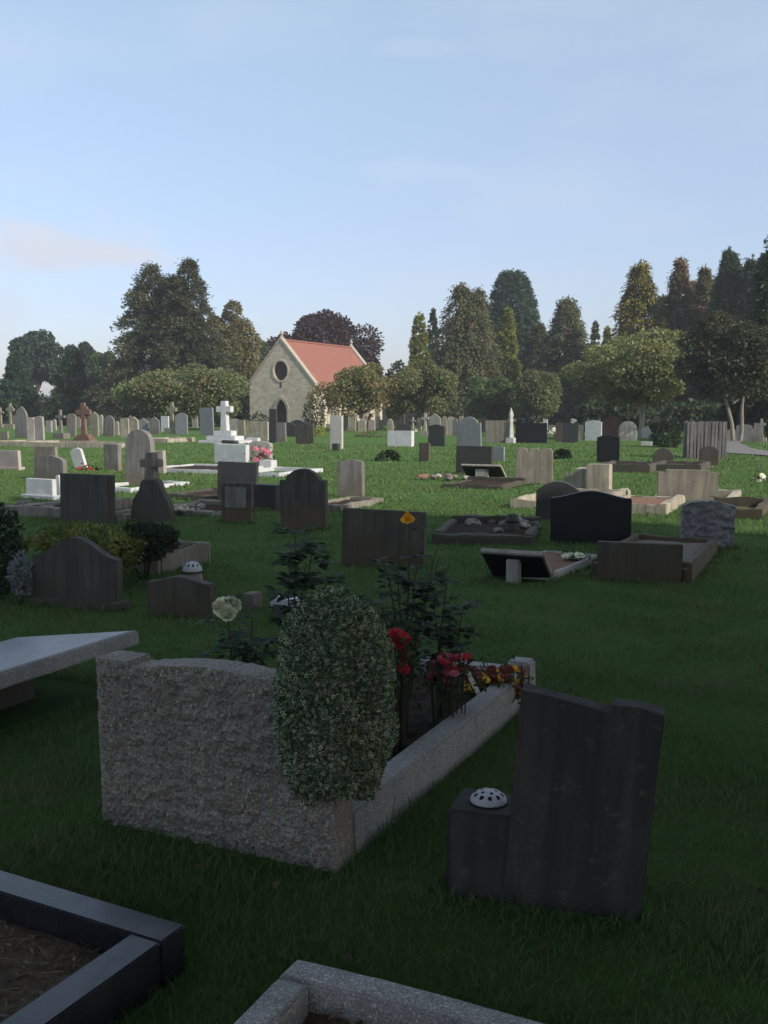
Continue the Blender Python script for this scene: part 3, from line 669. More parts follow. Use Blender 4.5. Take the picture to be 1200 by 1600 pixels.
B('leaning_tree', 1150, 484, 172, 50, 1.6, 'dusk', 'shaded olive tree on a thin leaning trunk beside the path', n=17000, leaf=.15, lobes=70, trunk_r=.1, lean=(-.35, .2), stems=2, bark='tan')
C('conifer_tree', 1208, 345, 167, 55, 'yew', 'tall dark tree cut off by the right edge of the picture', p=.74, branches=480, leaf=.18, z0=1.5, rough=.7, droop=.74)
B('deciduous_tree', -70, 520, 150, 112, 1.0, 'mid', 'green tree just beyond the left edge of the picture', n=8000, leaf=.28, lobes=24)
B('deciduous_tree', 1330, 470, 160, 70, 1.5, 'mid', 'green tree just beyond the right edge of the picture', n=9000, leaf=.2, lobes=24)
for _px, _tp, _w, _d, _m, _lb in ((700, 556, 80, 108, 'mid', 'green leafy tree filling in behind the broad olive spruce'), (860, 540, 90, 112, 'oak', 'olive leafy tree filling in between the egg-shaped tree and ragged spruce'),
                             (930, 532, 90, 106, 'mid', 'green leafy tree behind the top of the whitebeam'), (1075, 500, 110, 99, 'oak', 'olive leafy tree below the russet pair'), (1170, 500, 110, 92, 'mid', 'green leafy tree behind the leaning tree')):
    B('deciduous_tree', _px, _tp, _w, _d, .8, _m, _lb, n=8000, leaf=.26, lobes=22)
for _k, _px, _tp, _w, _d, _m, _lb in (('russet_tree', 1076, 446, 120, 100, 'russet', 'broad russet tree filling in behind the pointed russet pair'), ('conifer_tree', 1112, 440, 120, 99, 'yew', 'broad dark conifer between the russet pair and the dark green spire'),
                                  ('conifer_tree', 1186, 402, 110, 84, 'yew', 'broad dark conifer next to the tree at the picture edge'), ('conifer_tree', 1030, 468, 100, 102, 'olive', 'olive conifer low between the dark spruce and the russet pair'),
                                  ('conifer_tree', 838, 508, 84, 114, 'olive', 'olive conifer in the gap beside the ragged spruce'), ('conifer_tree', 752, 500, 80, 112, 'yew', 'dark conifer in the gap between olive spruce and egg-shaped tree')):
    C(_k, _px, _tp, _w, _d, _m, _lb, p=.55, branches=380, leaf=.25, droop=.3, rough=.45)
def hedge(x0, x1, y, h, label, n, dp=1.2):
    P = np.stack([rng.uniform(x0, x1, n), y + rng.normal(size=n) * dp * .5, rng.uniform(0, 1, n) ** .8 * h], 1)
    P[:, 2] *= .75 + .25 * np.sin(P[:, 0] * .9) * np.sin(P[:, 0] * .37 + 1)
    D = unit(rng.normal(size=(n, 3)) + np.array([0, -.4, .3])); Nn = unit(rng.normal(size=(n, 3)) + np.array([0, -.8, .6]))
    s_ = .3 * rng.uniform(.6, 1.2, n); o = leaves('hedge', P, D, Nn, s_ * 1.5, s_, LM['hedge'])
    tag(o, label, 'hedge')
hedge(-60, -10, 121, 5.2, 'dark hedge running under the conifers left of the chapel', 16000)
hedge(-2, 70, 118, 7.2, 'dark hedge running under the tree line right of the chapel', 34000)
hedge(14, 40, 72, 2.6, 'dark undergrowth under the whitebeam and leaning tree', 7000, 2.5)
# the big trees behind and beside the photographer whose shade falls on the near graves
shade = leafmat('shade_tree_leaves', (.03, .045, .018), (.06, .075, .028))
for i, (x, y, h, w, z0) in enumerate(SHADE):
    broadleaf('shade_tree', x, y, h, w, z0, shade, SHADE_LABEL[i], n=SHADE_N, leaf=.5, lobes=46, group='big trees behind the viewpoint')
# ---------------------------------------------------------------- path, far things
def path():
    ctr = [(21.5, 62), (18.6, 54), (15.6, 46.5), (14.2, 41), (13.6, 36), (14.6, 30), (17.5, 23), (23, 14)]
    pts = []
    for (a, b), (c, d) in zip(ctr, ctr[1:]):
        pts += [(a + (c - a) * i / 6, b + (d - b) * i / 6) for i in range(6)]
    pts.append(ctr[-1]); vs = []; n = len(pts)
    for i, (x, y) in enumerate(pts):
        q = Vector(pts[min(i + 1, n - 1)]) - Vector(pts[max(i - 1, 0)]); q.normalize()
        for s_ in (-1, -.33, .33, 1):
            px, py = x - q.y * .9 * s_, y + q.x * .9 * s_; vs.append((px, py, float(zf(px, py)) + .03))
    fs = [(i * 4 + k, i * 4 + k + 1, i * 4 + k + 5, i * 4 + k + 4) for i in range(n - 1) for k in range(3)]
    m = plain('worn_tarmac', (.17, .16, .15), .95, .3, 3, .3)
    tag(MB().add(vs, fs).build('path', m), 'grey tarmac path curving past the trees', kind='structure')
    for i in range(0, n, 1): reg(pts[i][0], pts[i][1], 0, 1.0, .8)
path()
def car():
    x, y = (633 - 600) / F * 112, 112
    t = thing('parked_car', 'red car parked under the trees beyond the far crosses', 'car', (x, y, 0), 12)
    red = plain('red_car_paint', (.32, .02, .025), .3, .1, 3, spec=.5); gl = plain('car_glass', (.02, .02, .025), .1); rub = plain('tyre_rubber', (.02, .02, .02), .9)
    body = [(-2.0, .35), (2.0, .35), (2.05, .75), (1.9, .9), (1.05, .98), (.55, 1.42), (-.95, 1.45), (-1.6, 1.0), (-2.0, .92)]
    MB().prism(body, -.8, .8).build('body', red, t, bevel=.08)
    MB().prism([(.93, 1.0), (.52, 1.36), (-.9, 1.38), (-1.4, 1.0)], -.815, .815).build('window', gl, t, bevel=.02)
    for a in (-1.25, 1.25):
        for s_ in (-.75, .75):
            MB().tube([(a, s_ - .1, .31), (a, s_ + .1, .31)], .31, 16).build('wheel', rub, t)
car()
_y = 106; MB_ = MB().box(-.2, _y, -.1, 6.6, _y + .3, 1.75).box(-.3, _y - .06, 1.753, 6.7, _y + .36, 1.9)
tag(MB_.build('boundary_wall', plain('pinkish_render', (.42, .31, .25), .95, .25, 2, .2), bevel=.02), 'low pinkish wall behind the small trees beside the chapel', 'wall')
FAR = 'far rows of gravestones'
H = lambda *a, **k: headstone(*a, group=k.pop('group', FAR), **k)
# --- far left rows
cross(2, 668, 9, 31, 'lichen', 'lichened cross cut by the left edge of the picture')
cross(17, 670, 13, 40, 'lichen', 'pale wheel-headed cross, second from the left edge', 'celtic')
H(34, 684, 20, 49, 'gothic', 'grey', 'tall pointed grey headstone beside the two lichened crosses')
H(50, 692, 13, 40, 'step', 'pink', 'narrow pinkish headstone at the foot of the tall pointed one')
H(63, 694, 15, 44, 'low', 'pale', 'pale headstone with a rounded top right beside the narrow pinkish one')
H(77, 676, 10, 19, 'flat', 'pale', 'little pale square headstone before the shouldered grey cross')
H(86, 672, 6, 17, 'gothic', 'pale', 'thin pale pointed stone touching the grey cross')
cross(96, 685, 15, 45, 'grey', 'weathered grey cross between a thin pale stone and the rust cross')
H(112, 682, 15, 36, 'arch', 'tan', 'tan arched headstone between the grey cross and the rust cross')
cross(132, 690, 24, 61, 'rust', 'rust-coloured granite cross on a tall stepped base', 'celtic', 3, shaft=.26)
H(148, 682, 14, 39, 'gable', 'lichen', 'greenish peaked headstone just behind the rust cross')
H(158, 678, 8, 30, 'gothic', 'pale', 'slim pale pointed stone between the greenish peak and a shouldered stone')
H(170, 682, 18, 33, 'shoulder', 'grey', 'shouldered grey headstone a few steps along from the rust cross')
H(183, 680, 8, 22, 'arch', 'pale', 'small pale arched stone leaning on the shouldered grey one')
H(196, 684, 14, 31, 'low', 'cream', 'cream low-topped headstone, left of a cream pair')
H(210, 685, 15, 34, 'gable', 'cream', 'cream peaked headstone, right of a cream pair')
H(224, 678, 15, 25, 'gable', 'slate', 'small dark peaked headstone behind the tall streaked arch')
H(242, 679, 17, 28, 'gable', 'grey', 'grey peaked headstone next to the bright square one')
H(258, 674, 13, 24, 'flat', 'white', 'bright square white headstone beside the celtic cross')
cross(269, 678, 15, 50, 'lichen', 'lichened celtic cross on a slim shaft', 'celtic', 1, shaft=.3)
H(284, 679, 20, 34, 'arch', 'slate', 'blue-grey arched headstone beside the slim celtic cross')
H(305, 668, 10, 28, 'flat', 'pale', 'narrow pale pillar stone behind the tall grey-green slab')
H(324, 680, 22, 43, 'flat', 'slate', 'tall square grey-green slab beside the white marble cross')
H(366, 674, 14, 20, 'low', 'pale', 'small pale stone just behind the white marble cross')
H(378, 680, 12, 24, 'flat', 'lichen', 'greenish square stone near the chapel gable')
H(402, 688, 36, 30, 'flat', 'cream', 'wide cream headstone below the chapel gable')
H(427, 692, 13, 53, 'flat', 'charcoal', 'tall dark narrow slab standing before the chapel door')
H(440, 690, 16, 30, 'flat', 'grey', 'grey square stone with a dark neighbour before the chapel door')
H(452, 682, 22, 22, 'arch', 'charcoal', 'dark arched stone among the group below the chapel')
H(465, 676, 28, 20, 'arch', 'charcoal', 'broad dark round-topped stone behind the group below the chapel')
H(477, 694, 30, 31, 'flat', 'brown', 'dark brown square stone at the end of the group below the chapel')
headstone(526, 701, 21, 51, 'flat', 'light', 'tall whitish slab standing alone in front of the small trees', group=FAR, th=.16)
H(525, 705, 13, 12, 'flat', 'charcoal', 'little dark plaque at the foot of the tall whitish slab', th=.2)
cross(519, 668, 14, 32, 'pale', 'small pale cross showing behind the tall whitish slab')
H(540, 672, 8, 27, 'gothic', 'pale', 'thin pale pointed stone beside the small tree trunks')
H(551, 674, 11, 26, 'arch', 'cream', 'cream arched stone in sun below the small trees')
H(566, 676, 13, 22, 'gable', 'cream', 'cream peaked stone under the forked small tree')
H(581, 674, 11, 18, 'flat', 'pink', 'low pinkish stone under the forked small tree')
H(626, 698, 42, 25, 'flat', 'white', 'wide white marble block alone on the grass', th=.3)
H(630, 682, 25, 19, 'low', 'charcoal', 'dark low stone showing over the wide white block')
cross(645, 675, 9, 23, 'pale', 'tiny pale cross beside the wide white block')
cross(664, 680, 12, 35, 'pale', 'pale cross behind the dark curved headstone', shaft=.3)
H(680, 676, 18, 30, 'gable', 'pale', 'pale peaked stone above the dark curved headstone')
H(694, 680, 10, 30, 'gothic', 'lichen', 'greenish pointed stone, first of three in a row')
H(703, 680, 9, 29, 'arch', 'pale', 'pale arched stone, middle of three in a row')
H(711, 681, 9, 28, 'gothic', 'grey', 'grey pointed stone touching the large shouldered slab')
H(682, 698, 27, 35, 'brow', 'charcoal', 'dark headstone with a curved brow near the pale crosses')
H(663, 721, 18, 29, 'flat', 'brown', 'small brown square stone alone on the grass')
headstone(733, 698, 39, 47, 'shoulder', 'slate', 'large grey shouldered headstone beside the wide beige one', group=FAR)
H(778, 692, 40, 35, 'flat', 'tan', 'wide beige headstone behind the slim white obelisk', th=.15)
def obelisk():
    p = base_at(798, 692); t = thing('obelisk', 'slim white obelisk with a pointed finial beside the wide beige headstone', 'obelisk', p, YAW)
    k = p.y / F
    MB().box(-.2, -.2, -.08, .2, .2, 8 * k).build('base', M['light'], t, bevel=.02)
    MB().lathe([(5 * k, 8 * k), (3.6 * k, 32 * k), (4.6 * k, 34 * k), (3.2 * k, 38 * k), (4.4 * k, 44 * k), (.5 * k, 55 * k)], 4).build('shaft', M['light'], t, bevel=.01)
obelisk()
H(830, 691, 49, 30, 'flat', 'black', 'wide black headstone beside the slim white obelisk')
H(806, 664, 30, 11, 'flat', 'white', 'low white stone showing over the wide black headstone')
cross(838, 668, 15, 21, 'white', 'white cross behind the wide black headstone', shaft=.34)
H(850, 672, 12, 17, 'left_step', 'white', 'white stepped stone beside the small white cross')
H(874, 690, 13, 30, 'low', 'brown', 'brown stone joined to the dark square headstone')
H(891, 691, 24, 30, 'flat', 'charcoal', 'dark square headstone near the white flowers')
H(908, 688, 8, 24, 'flat', 'cream', 'thin cream post stone beside the bluish white headstone')
H(927, 688, 26, 31, 'low', 'white', 'bluish white headstone left of the rust peaked one')
H(956, 682, 30, 34, 'gable', 'rust', 'rust-coloured peaked headstone behind the tall black one')
H(950, 722, 35, 42, 'low', 'black', 'tall black headstone in front of the rust peaked one')
H(981, 688, 28, 30, 'round', 'pale', 'pale round-topped headstone beside the white trunk')
H(1009, 684, 14, 17, 'round', 'white', 'little white round-topped stone behind the white trunk')
H(1010, 697, 17, 7, 'flat', 'white', 'low white marker lying in grass by the dark shrub')
cross(1024, 683, 14, 33, 'pink', 'pinkish cross between the white trunk and dark shrub', 'latin', 2, shaft=.34)
H(1143, 688, 18, 17, 'low', 'pale', 'pale low stone behind the leaning trunk')
H(1162, 689, 24, 26, 'low', 'slate', 'grey rounded headstone beyond the path')
H(1180, 691, 22, 30, 'left_step', 'grey', 'grey stepped headstone beside the path edge')
cross(1190, 690, 12, 36, 'pale', 'pale cross beyond the path at the picture edge', shaft=.34)
cross(1148, 672, 14, 26, 'pale', 'small pale cross half hidden by the leaning trunk')
# rows standing between and behind, only their tops in view
for k, (px, base, w, h, sh, mt, lb) in enumerate([
    (8, 690, 13, 16, 'flat', 'tan', 'low tan stone below the crosses at the left edge'), (122, 668, 10, 17, 'arch', 'pale', 'pale arched stone half hidden by the rust cross'),
    (141, 666, 10, 20, 'flat', 'grey', 'grey square stone far behind the greenish peak'), (232, 668, 9, 15, 'gothic', 'pale', 'pale pointed stone behind the dark peaked headstone'),
    (204, 667, 8, 18, 'gothic', 'grey', 'small grey finial-like stone above the cream pair'), (296, 666, 10, 14, 'arch', 'tan', 'tan arched stone between blue-grey arch and pale pillar'),
    (391, 668, 12, 13, 'low', 'grey', 'low grey stone at the corner of the chapel'), (596, 672, 10, 16, 'arch', 'pale', 'pale arched stone under the tawny tree'),
    (610, 674, 10, 20, 'gothic', 'cream', 'cream pointed stone left of the red car'), (756, 676, 9, 24, 'arch', 'charcoal', 'dark thin stone between shouldered slab and beige headstone'),
    (787, 668, 10, 13, 'gable', 'pale', 'pale peaked stone showing over the wide beige headstone'), (862, 676, 10, 12, 'low', 'tan', 'tan low stone behind the white flowers'),
    (25, 664, 9, 15, 'flat', 'grey', 'grey square stone tucked behind the tall pointed headstone'), (105, 664, 8, 16, 'arch', 'cream', 'small cream arched stone behind the tan arched headstone'),
    (165, 664, 9, 14, 'flat', 'cream', 'cream square stone peeping over the shouldered grey headstone'), (190, 666, 8, 15, 'gable', 'tan', 'tan peaked stone between small pale arch and cream pair'),
    (314, 666, 8, 13, 'arch', 'grey', 'grey arched stone filling the gap by the tall grey-green slab'), (345, 664, 10, 12, 'flat', 'cream', 'cream stone far behind the arms of the white marble cross'),
    (574, 668, 8, 18, 'flat', 'light', 'light square stone under the forked tree beside the cream peak'), (590, 668, 9, 20, 'gable', 'grey', 'grey peaked stone in the gap under the two orchard trees'),
    (655, 672, 8, 20, 'arch', 'cream', 'cream arched stone between the two small pale crosses'), (672, 668, 8, 18, 'flat', 'tan', 'tan square stone behind the dark curved headstone'),
    (721, 672, 8, 22, 'arch', 'cream', 'cream arched stone just behind the large shouldered slab'), (768, 664, 9, 14, 'low', 'light', 'light low stone above the wide beige headstone'),
    (896, 672, 9, 18, 'arch', 'light', 'light arched stone behind the dark square headstone')]):
    H(px, base, w, h, sh, mt, lb)
# --- white marble cross monument
def white_cross():
    p = base_at(352, 693); t = thing('cross_monument', 'white marble cross on three steps, the brightest monument', 'cross', p, YAW, None)
    k = p.y / F; wm = M['white']; reg(p.x, p.y, YAW, 1.3, .8)
    for i, (a, z0, z1) in enumerate(((1.15, -.1, 5 * k), (.8, 5 * k, 12 * k), (.5, 12 * k, 20 * k))):
        MB().box(-a, -a * .5, z0, a, a * .5, z1).build('step', wm, t, bevel=.02)
    mb = MB(); mb.prism([(x, z + 20 * k) for x, z in cross_outline(46 * k, 27 * k, 9.5 * k, 0, .72, 1.3)], -.14, .14); mb.build('cross', wm, t, bevel=.02)
white_cross()
H(362, 723, 55, 29, 'flat', 'white', 'big white marble block standing in front of the white cross', th=.2)
H(407, 723, 38, 34, 'low', 'pale', 'mottled pale headstone touching the big white block', th=.2)
H(359, 697, 26, 9, 'flat', 'charcoal', 'squat dark stone between the white cross and the white block', th=.3)
H(390, 693, 34, 9, 'left_step', 'white', 'low white slab at the side of the white cross steps', th=.3)
H(419, 735, 28, 16, 'flat', 'white', 'low white block beside the mottled pale headstone', th=.35)
kerb_px(345, 742, 2.4, 2.2, 'long white marble kerb running left of the white block', mat='white', fill='soil', kh=.1, rough=.015)
kerb_px(436, 746, 1.5, 2.2, 'white marble kerb ending beside the dark mossy headstone', mat='white', fill=None, kh=.1, rough=.015)
# --- middle distance, left
MID = 'gravestones in the middle distance'
H = lambda *a, **k: headstone(*a, group=k.pop('group', MID), **k)
H(14, 734, 38, 30, 'flat', 'pink', 'pinkish square tablet at the left edge, on a small plinth', plinth=.06)
H(79, 749, 50, 37, 'low', 'grey', 'streaked grey headstone standing above the small white tablet', th=.14)
H(72, 722, 36, 24, 'flat', 'tan', 'tan square stone just behind the streaked grey headstone')
H(65, 779, 46, 31, 'flat', 'white', 'small white tablet on a plinth beside the dark square headstone', plinth=.07)
H(96, 776, 12, 34, 'round', 'white', 'narrow white round-topped stone behind the dark square headstone', th=.16)
headstone(127, 731, 20, 32, 'arch', 'white', 'white curved stone leaning over above the red flowers', group=MID, roll=-14, lean=6, th=.1)
H(177, 736, 27, 42, 'flat', 'grey', 'slim grey slab between leaning white stone and tall arch', th=.15)
H(218, 757, 45, 86, 'round', 'grey', 'tall streaked round-arched headstone behind the stone cross', th=.16)
H(251, 741, 20, 37, 'flat', 'pale', 'pale square stone tucked behind the tall streaked arch', th=.14)
H(137, 817, 84, 76, 'flat', 'dark', 'broad dark square headstone with mossy flat top', th=.14, roll=0)
def gabled_cross():
    p, wm, hm = size_at(239, 815, 68, 108, -22, .14); t = thing('cross_headstone', 'dark pointed headstone topped by a small stone cross', 'headstone', p, -22, MID)
    k = p.y / F; reg(p.x, p.y, -22, wm / 2, .1)
    P = [(-.5, -.1), (.5, -.1), (.5, .17), (.44, .32), (.3, .44), (.22, .58), (.1, .64), (-.1, .64), (-.22, .58), (-.3, .44), (-.44, .32), (-.5, .17)]
    MB().prism([(x * wm, z * hm if z > 0 else z) for x, z in P], -.07, .07).build('tablet', M['dark'], t, bevel=.012)
    MB().prism([(x, z + .6 * hm) for x, z in cross_outline(.4 * hm, .45 * wm, .17 * wm, 0, .62, 1.5)], -.085, .085).build('cross', M['tan'], t, bevel=.012)
gabled_cross()
H(371, 786, 64, 64, 'flat', 'charcoal', 'dark wide headstone behind the small inset-panelled one', yaw=-18)
def inset_stone():
    p, wm, hm = size_at(371, 817, 50, 63, -16, .1); t = thing('headstone', 'small dark headstone with a lighter panel, before a wider dark one', 'headstone', p, -16, MID, 1, .6); reg(p.x, p.y, -16, wm / 2, .08)
    mb = MB(); tablet(mb, wm, hm, .1, 'flat', amp=.003, nzr=8, dense=14, seed=3); mb.build('tablet', M['mossy'], t, bevel=.01)
    MB().box(-wm * .36, -.062, hm * .38, wm * .36, -.047, hm * .9).build('panel', M['grey'], t, bevel=.004)
inset_stone()
H(418, 797, 44, 40, 'flat', 'charcoal', 'low dark block between the panelled stone and shouldered headstone', th=.2)
H(476, 827, 75, 95, 'shoulder', 'mossy', 'tall shouldered headstone browned by algae at its foot', yaw=-17, th=.12)
H(549, 776, 43, 58, 'low', 'grey', 'pale streaked headstone standing alone on open grass', yaw=-20, th=.14)
H(598, 885, 133, 88, 'flat', 'brown', 'wide dark brown headstone behind the yellow rose', yaw=-14, th=.12, lean=-2, roll=1.5)
t = headstone(121, 947, 138, 108, 'ogee', 'dark', 'dark headstone with an ogee top standing on a thin plinth', yaw=-19, th=.1, group=MID, plinth=.05, lean=-1, roll=.5)
H(284, 962, 108, 62, 'brow', 'brown', 'low brown headstone with a stone vase behind it', yaw=-16, th=.12, lean=0, roll=0)
H(395, 952, 32, 26, 'flat', 'grey', 'small grey block showing beside the white rose', th=.16)
def vase(px, base, w, h, label, mat, capm, name='grave_vase', up=0.0):
    p = base_at(px, base); k = p.y / F; p.z = zat(base, p.y) if up is None else p.z
    t = thing(name, label, 'vase', p + Vector((0, 0, up or 0)), 0)
    r = w * k / 2; hh = h * k
    MB().lathe([(r * .8, 0), (r * .95, hh * .1), (r, hh * .3), (r * .85, hh * .55), (r * .95, hh * .6)], 24).build('pot', mat, t)
    dome(t, r * .92, hh * .3, hh * .62, capm)
    return t
def dome(t, r, h, z, mat, holes=True):
    ns, nr = 84, 30; vs = []; fs = []
    hc = [(rr * math.cos(q), rr * math.sin(q), a) for rr, n, a, o in ((.40, 5, .10, .3), (.74, 10, .115, 0)) for q in [2 * math.pi * i / n + o for i in range(n)]]
    for j in range(nr + 1):
        th_ = math.pi / 2 * j / nr
        for k in range(ns): q = 2 * math.pi * k / ns; vs.append((r * math.sin(th_) * math.cos(q), r * math.sin(th_) * math.sin(q), z + h * math.cos(th_)))
    for j in range(nr):
        for k in range(ns):
            f = (j * ns + k, (j + 1) * ns + k, (j + 1) * ns + (k + 1) % ns, j * ns + (k + 1) % ns)
            c = sum((Vector(vs[i]) for i in f), Vector()) / 4
            if holes and any((c.x / r - a) ** 2 + (c.y / r - b) ** 2 < e * e for a, b, e in hc): continue
            fs.append(f)
    MB().add(vs, fs).build('holder_lid', mat, t)
    MB().lathe([(r * 1.05, z - .012), (r * 1.06, z - .002), (r * .9, z + .0), (r * .72, z + h * .45), (.01, z + h * .72)], 28).build('hollow_shade', plain('hollow_shade_black', (.012, .012, .013), .8), t)  # near-black core under the holes: shade of the hollow holder put into colour
LID = plain('white_enamel', (.4, .39, .41), .45, .15, 30)
vase(301, 922, 34, 50, 'stone vase with a white pierced lid behind a low brown headstone', M['tan'], LID)
kerb_px(246, 897, .9, .95, 'kerbed grave planted with gold and dark shrubs behind the ogee headstone', yaw=-24, mat='tan', fill='soil', kh=.2, kt=.06)
kerb_px(100, 812, 1.3, 1.9, 'weathered pale kerb with rubble left of the dark square headstone', mat='tan', fill='chips', kh=.13, kt=.14, rag=.04)
kerb_px(330, 808, 1.2, 1.4, 'kerb with pale broken edging before the panelled headstone', mat='tan', fill='soil', kh=.08, rag=.03)
kerb_px(345, 782, 1.2, 1.5, 'dark low kerb behind the panelled headstone', mat='dark', fill='soil', kh=.08)
kerb_px(190, 818, .5, 1.8, 'thin kerb edging between dark square headstone and pointed cross stone', mat='tan', fill='soil', kh=.1)
kerb_px(183, 700, 6, 2.2, 'long sandy kerb along the far row on the left', mat='cream', fill='chips', kh=.2)
kerb_px(262, 692, 1.6, 2.2, 'sandy kerb below the celtic cross', mat='cream', fill='chips', kh=.2)
kerb_px(42, 698, 2.0, 2.0, 'sandy kerb below the tall pointed headstone', mat='cream', fill='chips', kh=.2)
kerb_px(205, 770, 1.2, 1.9, 'white kerb end peeping between dark square headstone and tall arch', mat='white', fill=None, kh=.07, rough=.015)
kerb_px(532, 800, .7, 1.6, 'sunken kerb between shouldered headstone and pale streaked one', mat='tan', fill='soil', kh=.09)
# --- middle distance, right
H(741, 742, 58, 45, 'flat', 'charcoal', 'dark square headstone behind a sloping stone tablet', th=.16)
H(778, 720, 22, 22, 'flat', 'slate', 'small bluish stone behind the three-lobed headstone')
H(834, 757, 58, 57, 'lobes', 'tan', 'three-lobed brownish headstone with grooved face', yaw=-14, th=.16)
def desk_tablet(px, base, w, ln, tilt, mat, label, propw=.12, yaw=-25, th=.05):
    p = base_at(px, base); t = thing('tablet_stone', label, 'tablet', p, yaw, 'sloping stone tablets')
    Mx = Matrix.Rotation(R(tilt), 4, 'X'); mb = MB(); tablet(mb, w, ln, th, 'flat', z0=0, amp=.004, nzr=8, dense=14, seed=px)
    mb.v = [tuple(Mx @ Vector(q) + Vector((0, .1, .02))) for q in mb.v]; mb.build('slab', M['pale'], t, bevel=.008)
    mb = MB().box(-w / 2 + .012, -th / 2 - .006, .01, w / 2 - .02, -th / 2 + .01, ln - .03); mb.v = [tuple(Mx @ Vector(q) + Vector((0, .1, .02))) for q in mb.v]; mb.build('underside_shade_plate', M[mat], t, bevel=.003)  # dark granite plate; the underside's shade is put into its colour too
    top = ln * math.cos(R(tilt)) * .72; yy = .1 - ln * math.sin(R(tilt)) * .8
    MB().box(-propw / 2, yy - .06, -.08, propw / 2, yy + .05, top + .02).build('prop', M['pale'], t, bevel=.008)
    reg(p.x, p.y, yaw, w / 2, .3); return t
desk_tablet(812, 905, .62, .46, 52, 'black', 'tilted dark tablet propped on a concrete post')
desk_tablet(760, 750, .95, .6, 55, 'charcoal', 'sloping dark tablet before the dark square headstone', .3)
kerb_px(868, 908, .62, 1.35, 'white-edged kerb filled with reddish chips behind the propped tablet', yaw=-30, mat='light', fill='terracotta', kh=.08, kt=.045, rough=.012, fillz=.8)
kerb_px(785, 766, 1.3, 1.6, 'worn brown kerb under the sloping dark tablet', mat='dark', fill='soil', kh=.13, rag=.04)
kerb_px(832, 852, 1.2, 1.7, 'mossy broken kerb with a small stone vase inside', yaw=-12, mat='dark', fill='soil', kh=.12, kt=.1, rag=.04)
vase(800, 838, 24, 40, 'small dark stone vase standing in the mossy broken kerb', M['dark'], M['dark'])
kerb_px(872, 796, .8, 2.0, 'cream kerb running under the dark arched headstone', mat='cream', fill=None, kh=.12)
H(871, 812, 68, 60, 'arch', 'charcoal', 'dark grey arched headstone half behind the black one', yaw=-16, th=.14)
H(922, 849, 124, 82, 'brow', 'black', 'broad polished black headstone with a gently peaked top', yaw=-12, th=.14, lean=-1, roll=0)
H(936, 771, 40, 46, 'flat', 'cream', 'cream square end stone of the stepped cream grave', th=.3)
H(905, 768, 46, 37, 'left_step', 'cream', 'cream stepped block beside the cream end stone', th=.4)
kerb_px(955, 788, 1.2, 1.6, 'cream kerbed grave in front of the stepped cream block', mat='cream', fill='chips', kh=.14, rag=.03)
kerb_px(1040, 806, 1.0, 2.0, 'cream kerb with rust-brown end between black and tan headstones', mat='cream', fill='terracotta', kh=.13, rag=.03)
H(1073, 785, 92, 51, 'step', 'tan', 'wide tan headstone with stepped shoulders', yaw=-14, th=.14, lean=0, roll=.5)
kerb_px(1140, 788, 1.3, 2.0, 'cream kerb running back from the wide tan headstone', mat='cream', fill=None, kh=.1)
H(1103, 856, 82, 74, 'low', 'rockface', 'rock-faced grey stone standing at the end of a kerb', yaw=-8, th=.1, lean=2, roll=1.2, relief=.026)
H(998, 908, 130, 60, 'flat', 'brown', 'long low dark brown stone at the head of a kerb', yaw=-14, th=.1, lean=0, roll=.4)
kerb_px(1078, 915, .95, 2.15, 'stone kerb with a slab inside joining the low brown stone', yaw=-25, mat='mossy', fill='chips', kh=.17, kt=.09, sides='lrf', fillz=.7)
kerb_px(1190, 812, 1.0, 2.0, 'low brown kerb behind the rock-faced stone', mat='brown', fill=None, kh=.14)
kerb_px(1015, 740, 1.3, 1.6, 'low dark kerb in front of the round dark stone', mat='dark', fill='soil', kh=.2)
kerb_px(1095, 738, 1.3, 2.0, 'low dark kerb before the board enclosure', mat='dark', fill='soil', kh=.18)
H(1036, 722, 32, 22, 'round', 'dark', 'low round dark stone in front of the dark shrub')
H(1107, 727, 30, 30, 'arch', 'brown', 'small brown arched stone against the board enclosure')
H(660, 749, 12, 8, 'flat', 'terracotta', 'reddish broken stone lying on the open grass', th=.5, lean=0)
def loose_stones(px, py, n, spread, label, mats, size=.09):
    p = base_at(px, py)
    for i in range(n):
        x = p.x + rnd.uniform(-spread, spread); y = p.y + rnd.uniform(-spread, spread); r = size * rnd.uniform(.5, 1.25)
        bm = bmesh.new(); bmesh.ops.create_icosphere(bm, subdivisions=2, radius=r)
        for v in bm.verts:
            v.co *= 1 + .45 * noise.noise(v.co / r * 1.3 + Vector((i * 3.1 + px, 0, 0))); v.co.z *= .6
        me = bpy.data.meshes.new('loose_stone'); bm.to_mesh(me); bm.free(); me.materials.append(M[mats[i % len(mats)]])
        o = link('loose_stone', me); o.location = (x, y, float(zf(x, y)) + r * .25 + .07); o.rotation_euler = (rnd.uniform(-.3, .3), rnd.uniform(-.3, .3), rnd.uniform(0, 6)); tag(o, label, 'stone', label)
loose_stones(785, 832, 12, .5, 'loose broken stone lying in the mossy kerb with the small vase', ['tan', 'grey', 'dark', 'pale'])
loose_stones(60, 800, 10, .55, 'loose stone lying in the weathered pale kerb', ['tan', 'grey', 'dark'])
loose_stones(300, 802, 9, .45, 'pale stone scrap before the panelled headstone', ['pale', 'cream'], .07)
loose_stones(700, 752, 7, .6, 'broken stone lying beside the sloping dark tablet', ['grey', 'pink'], .1)
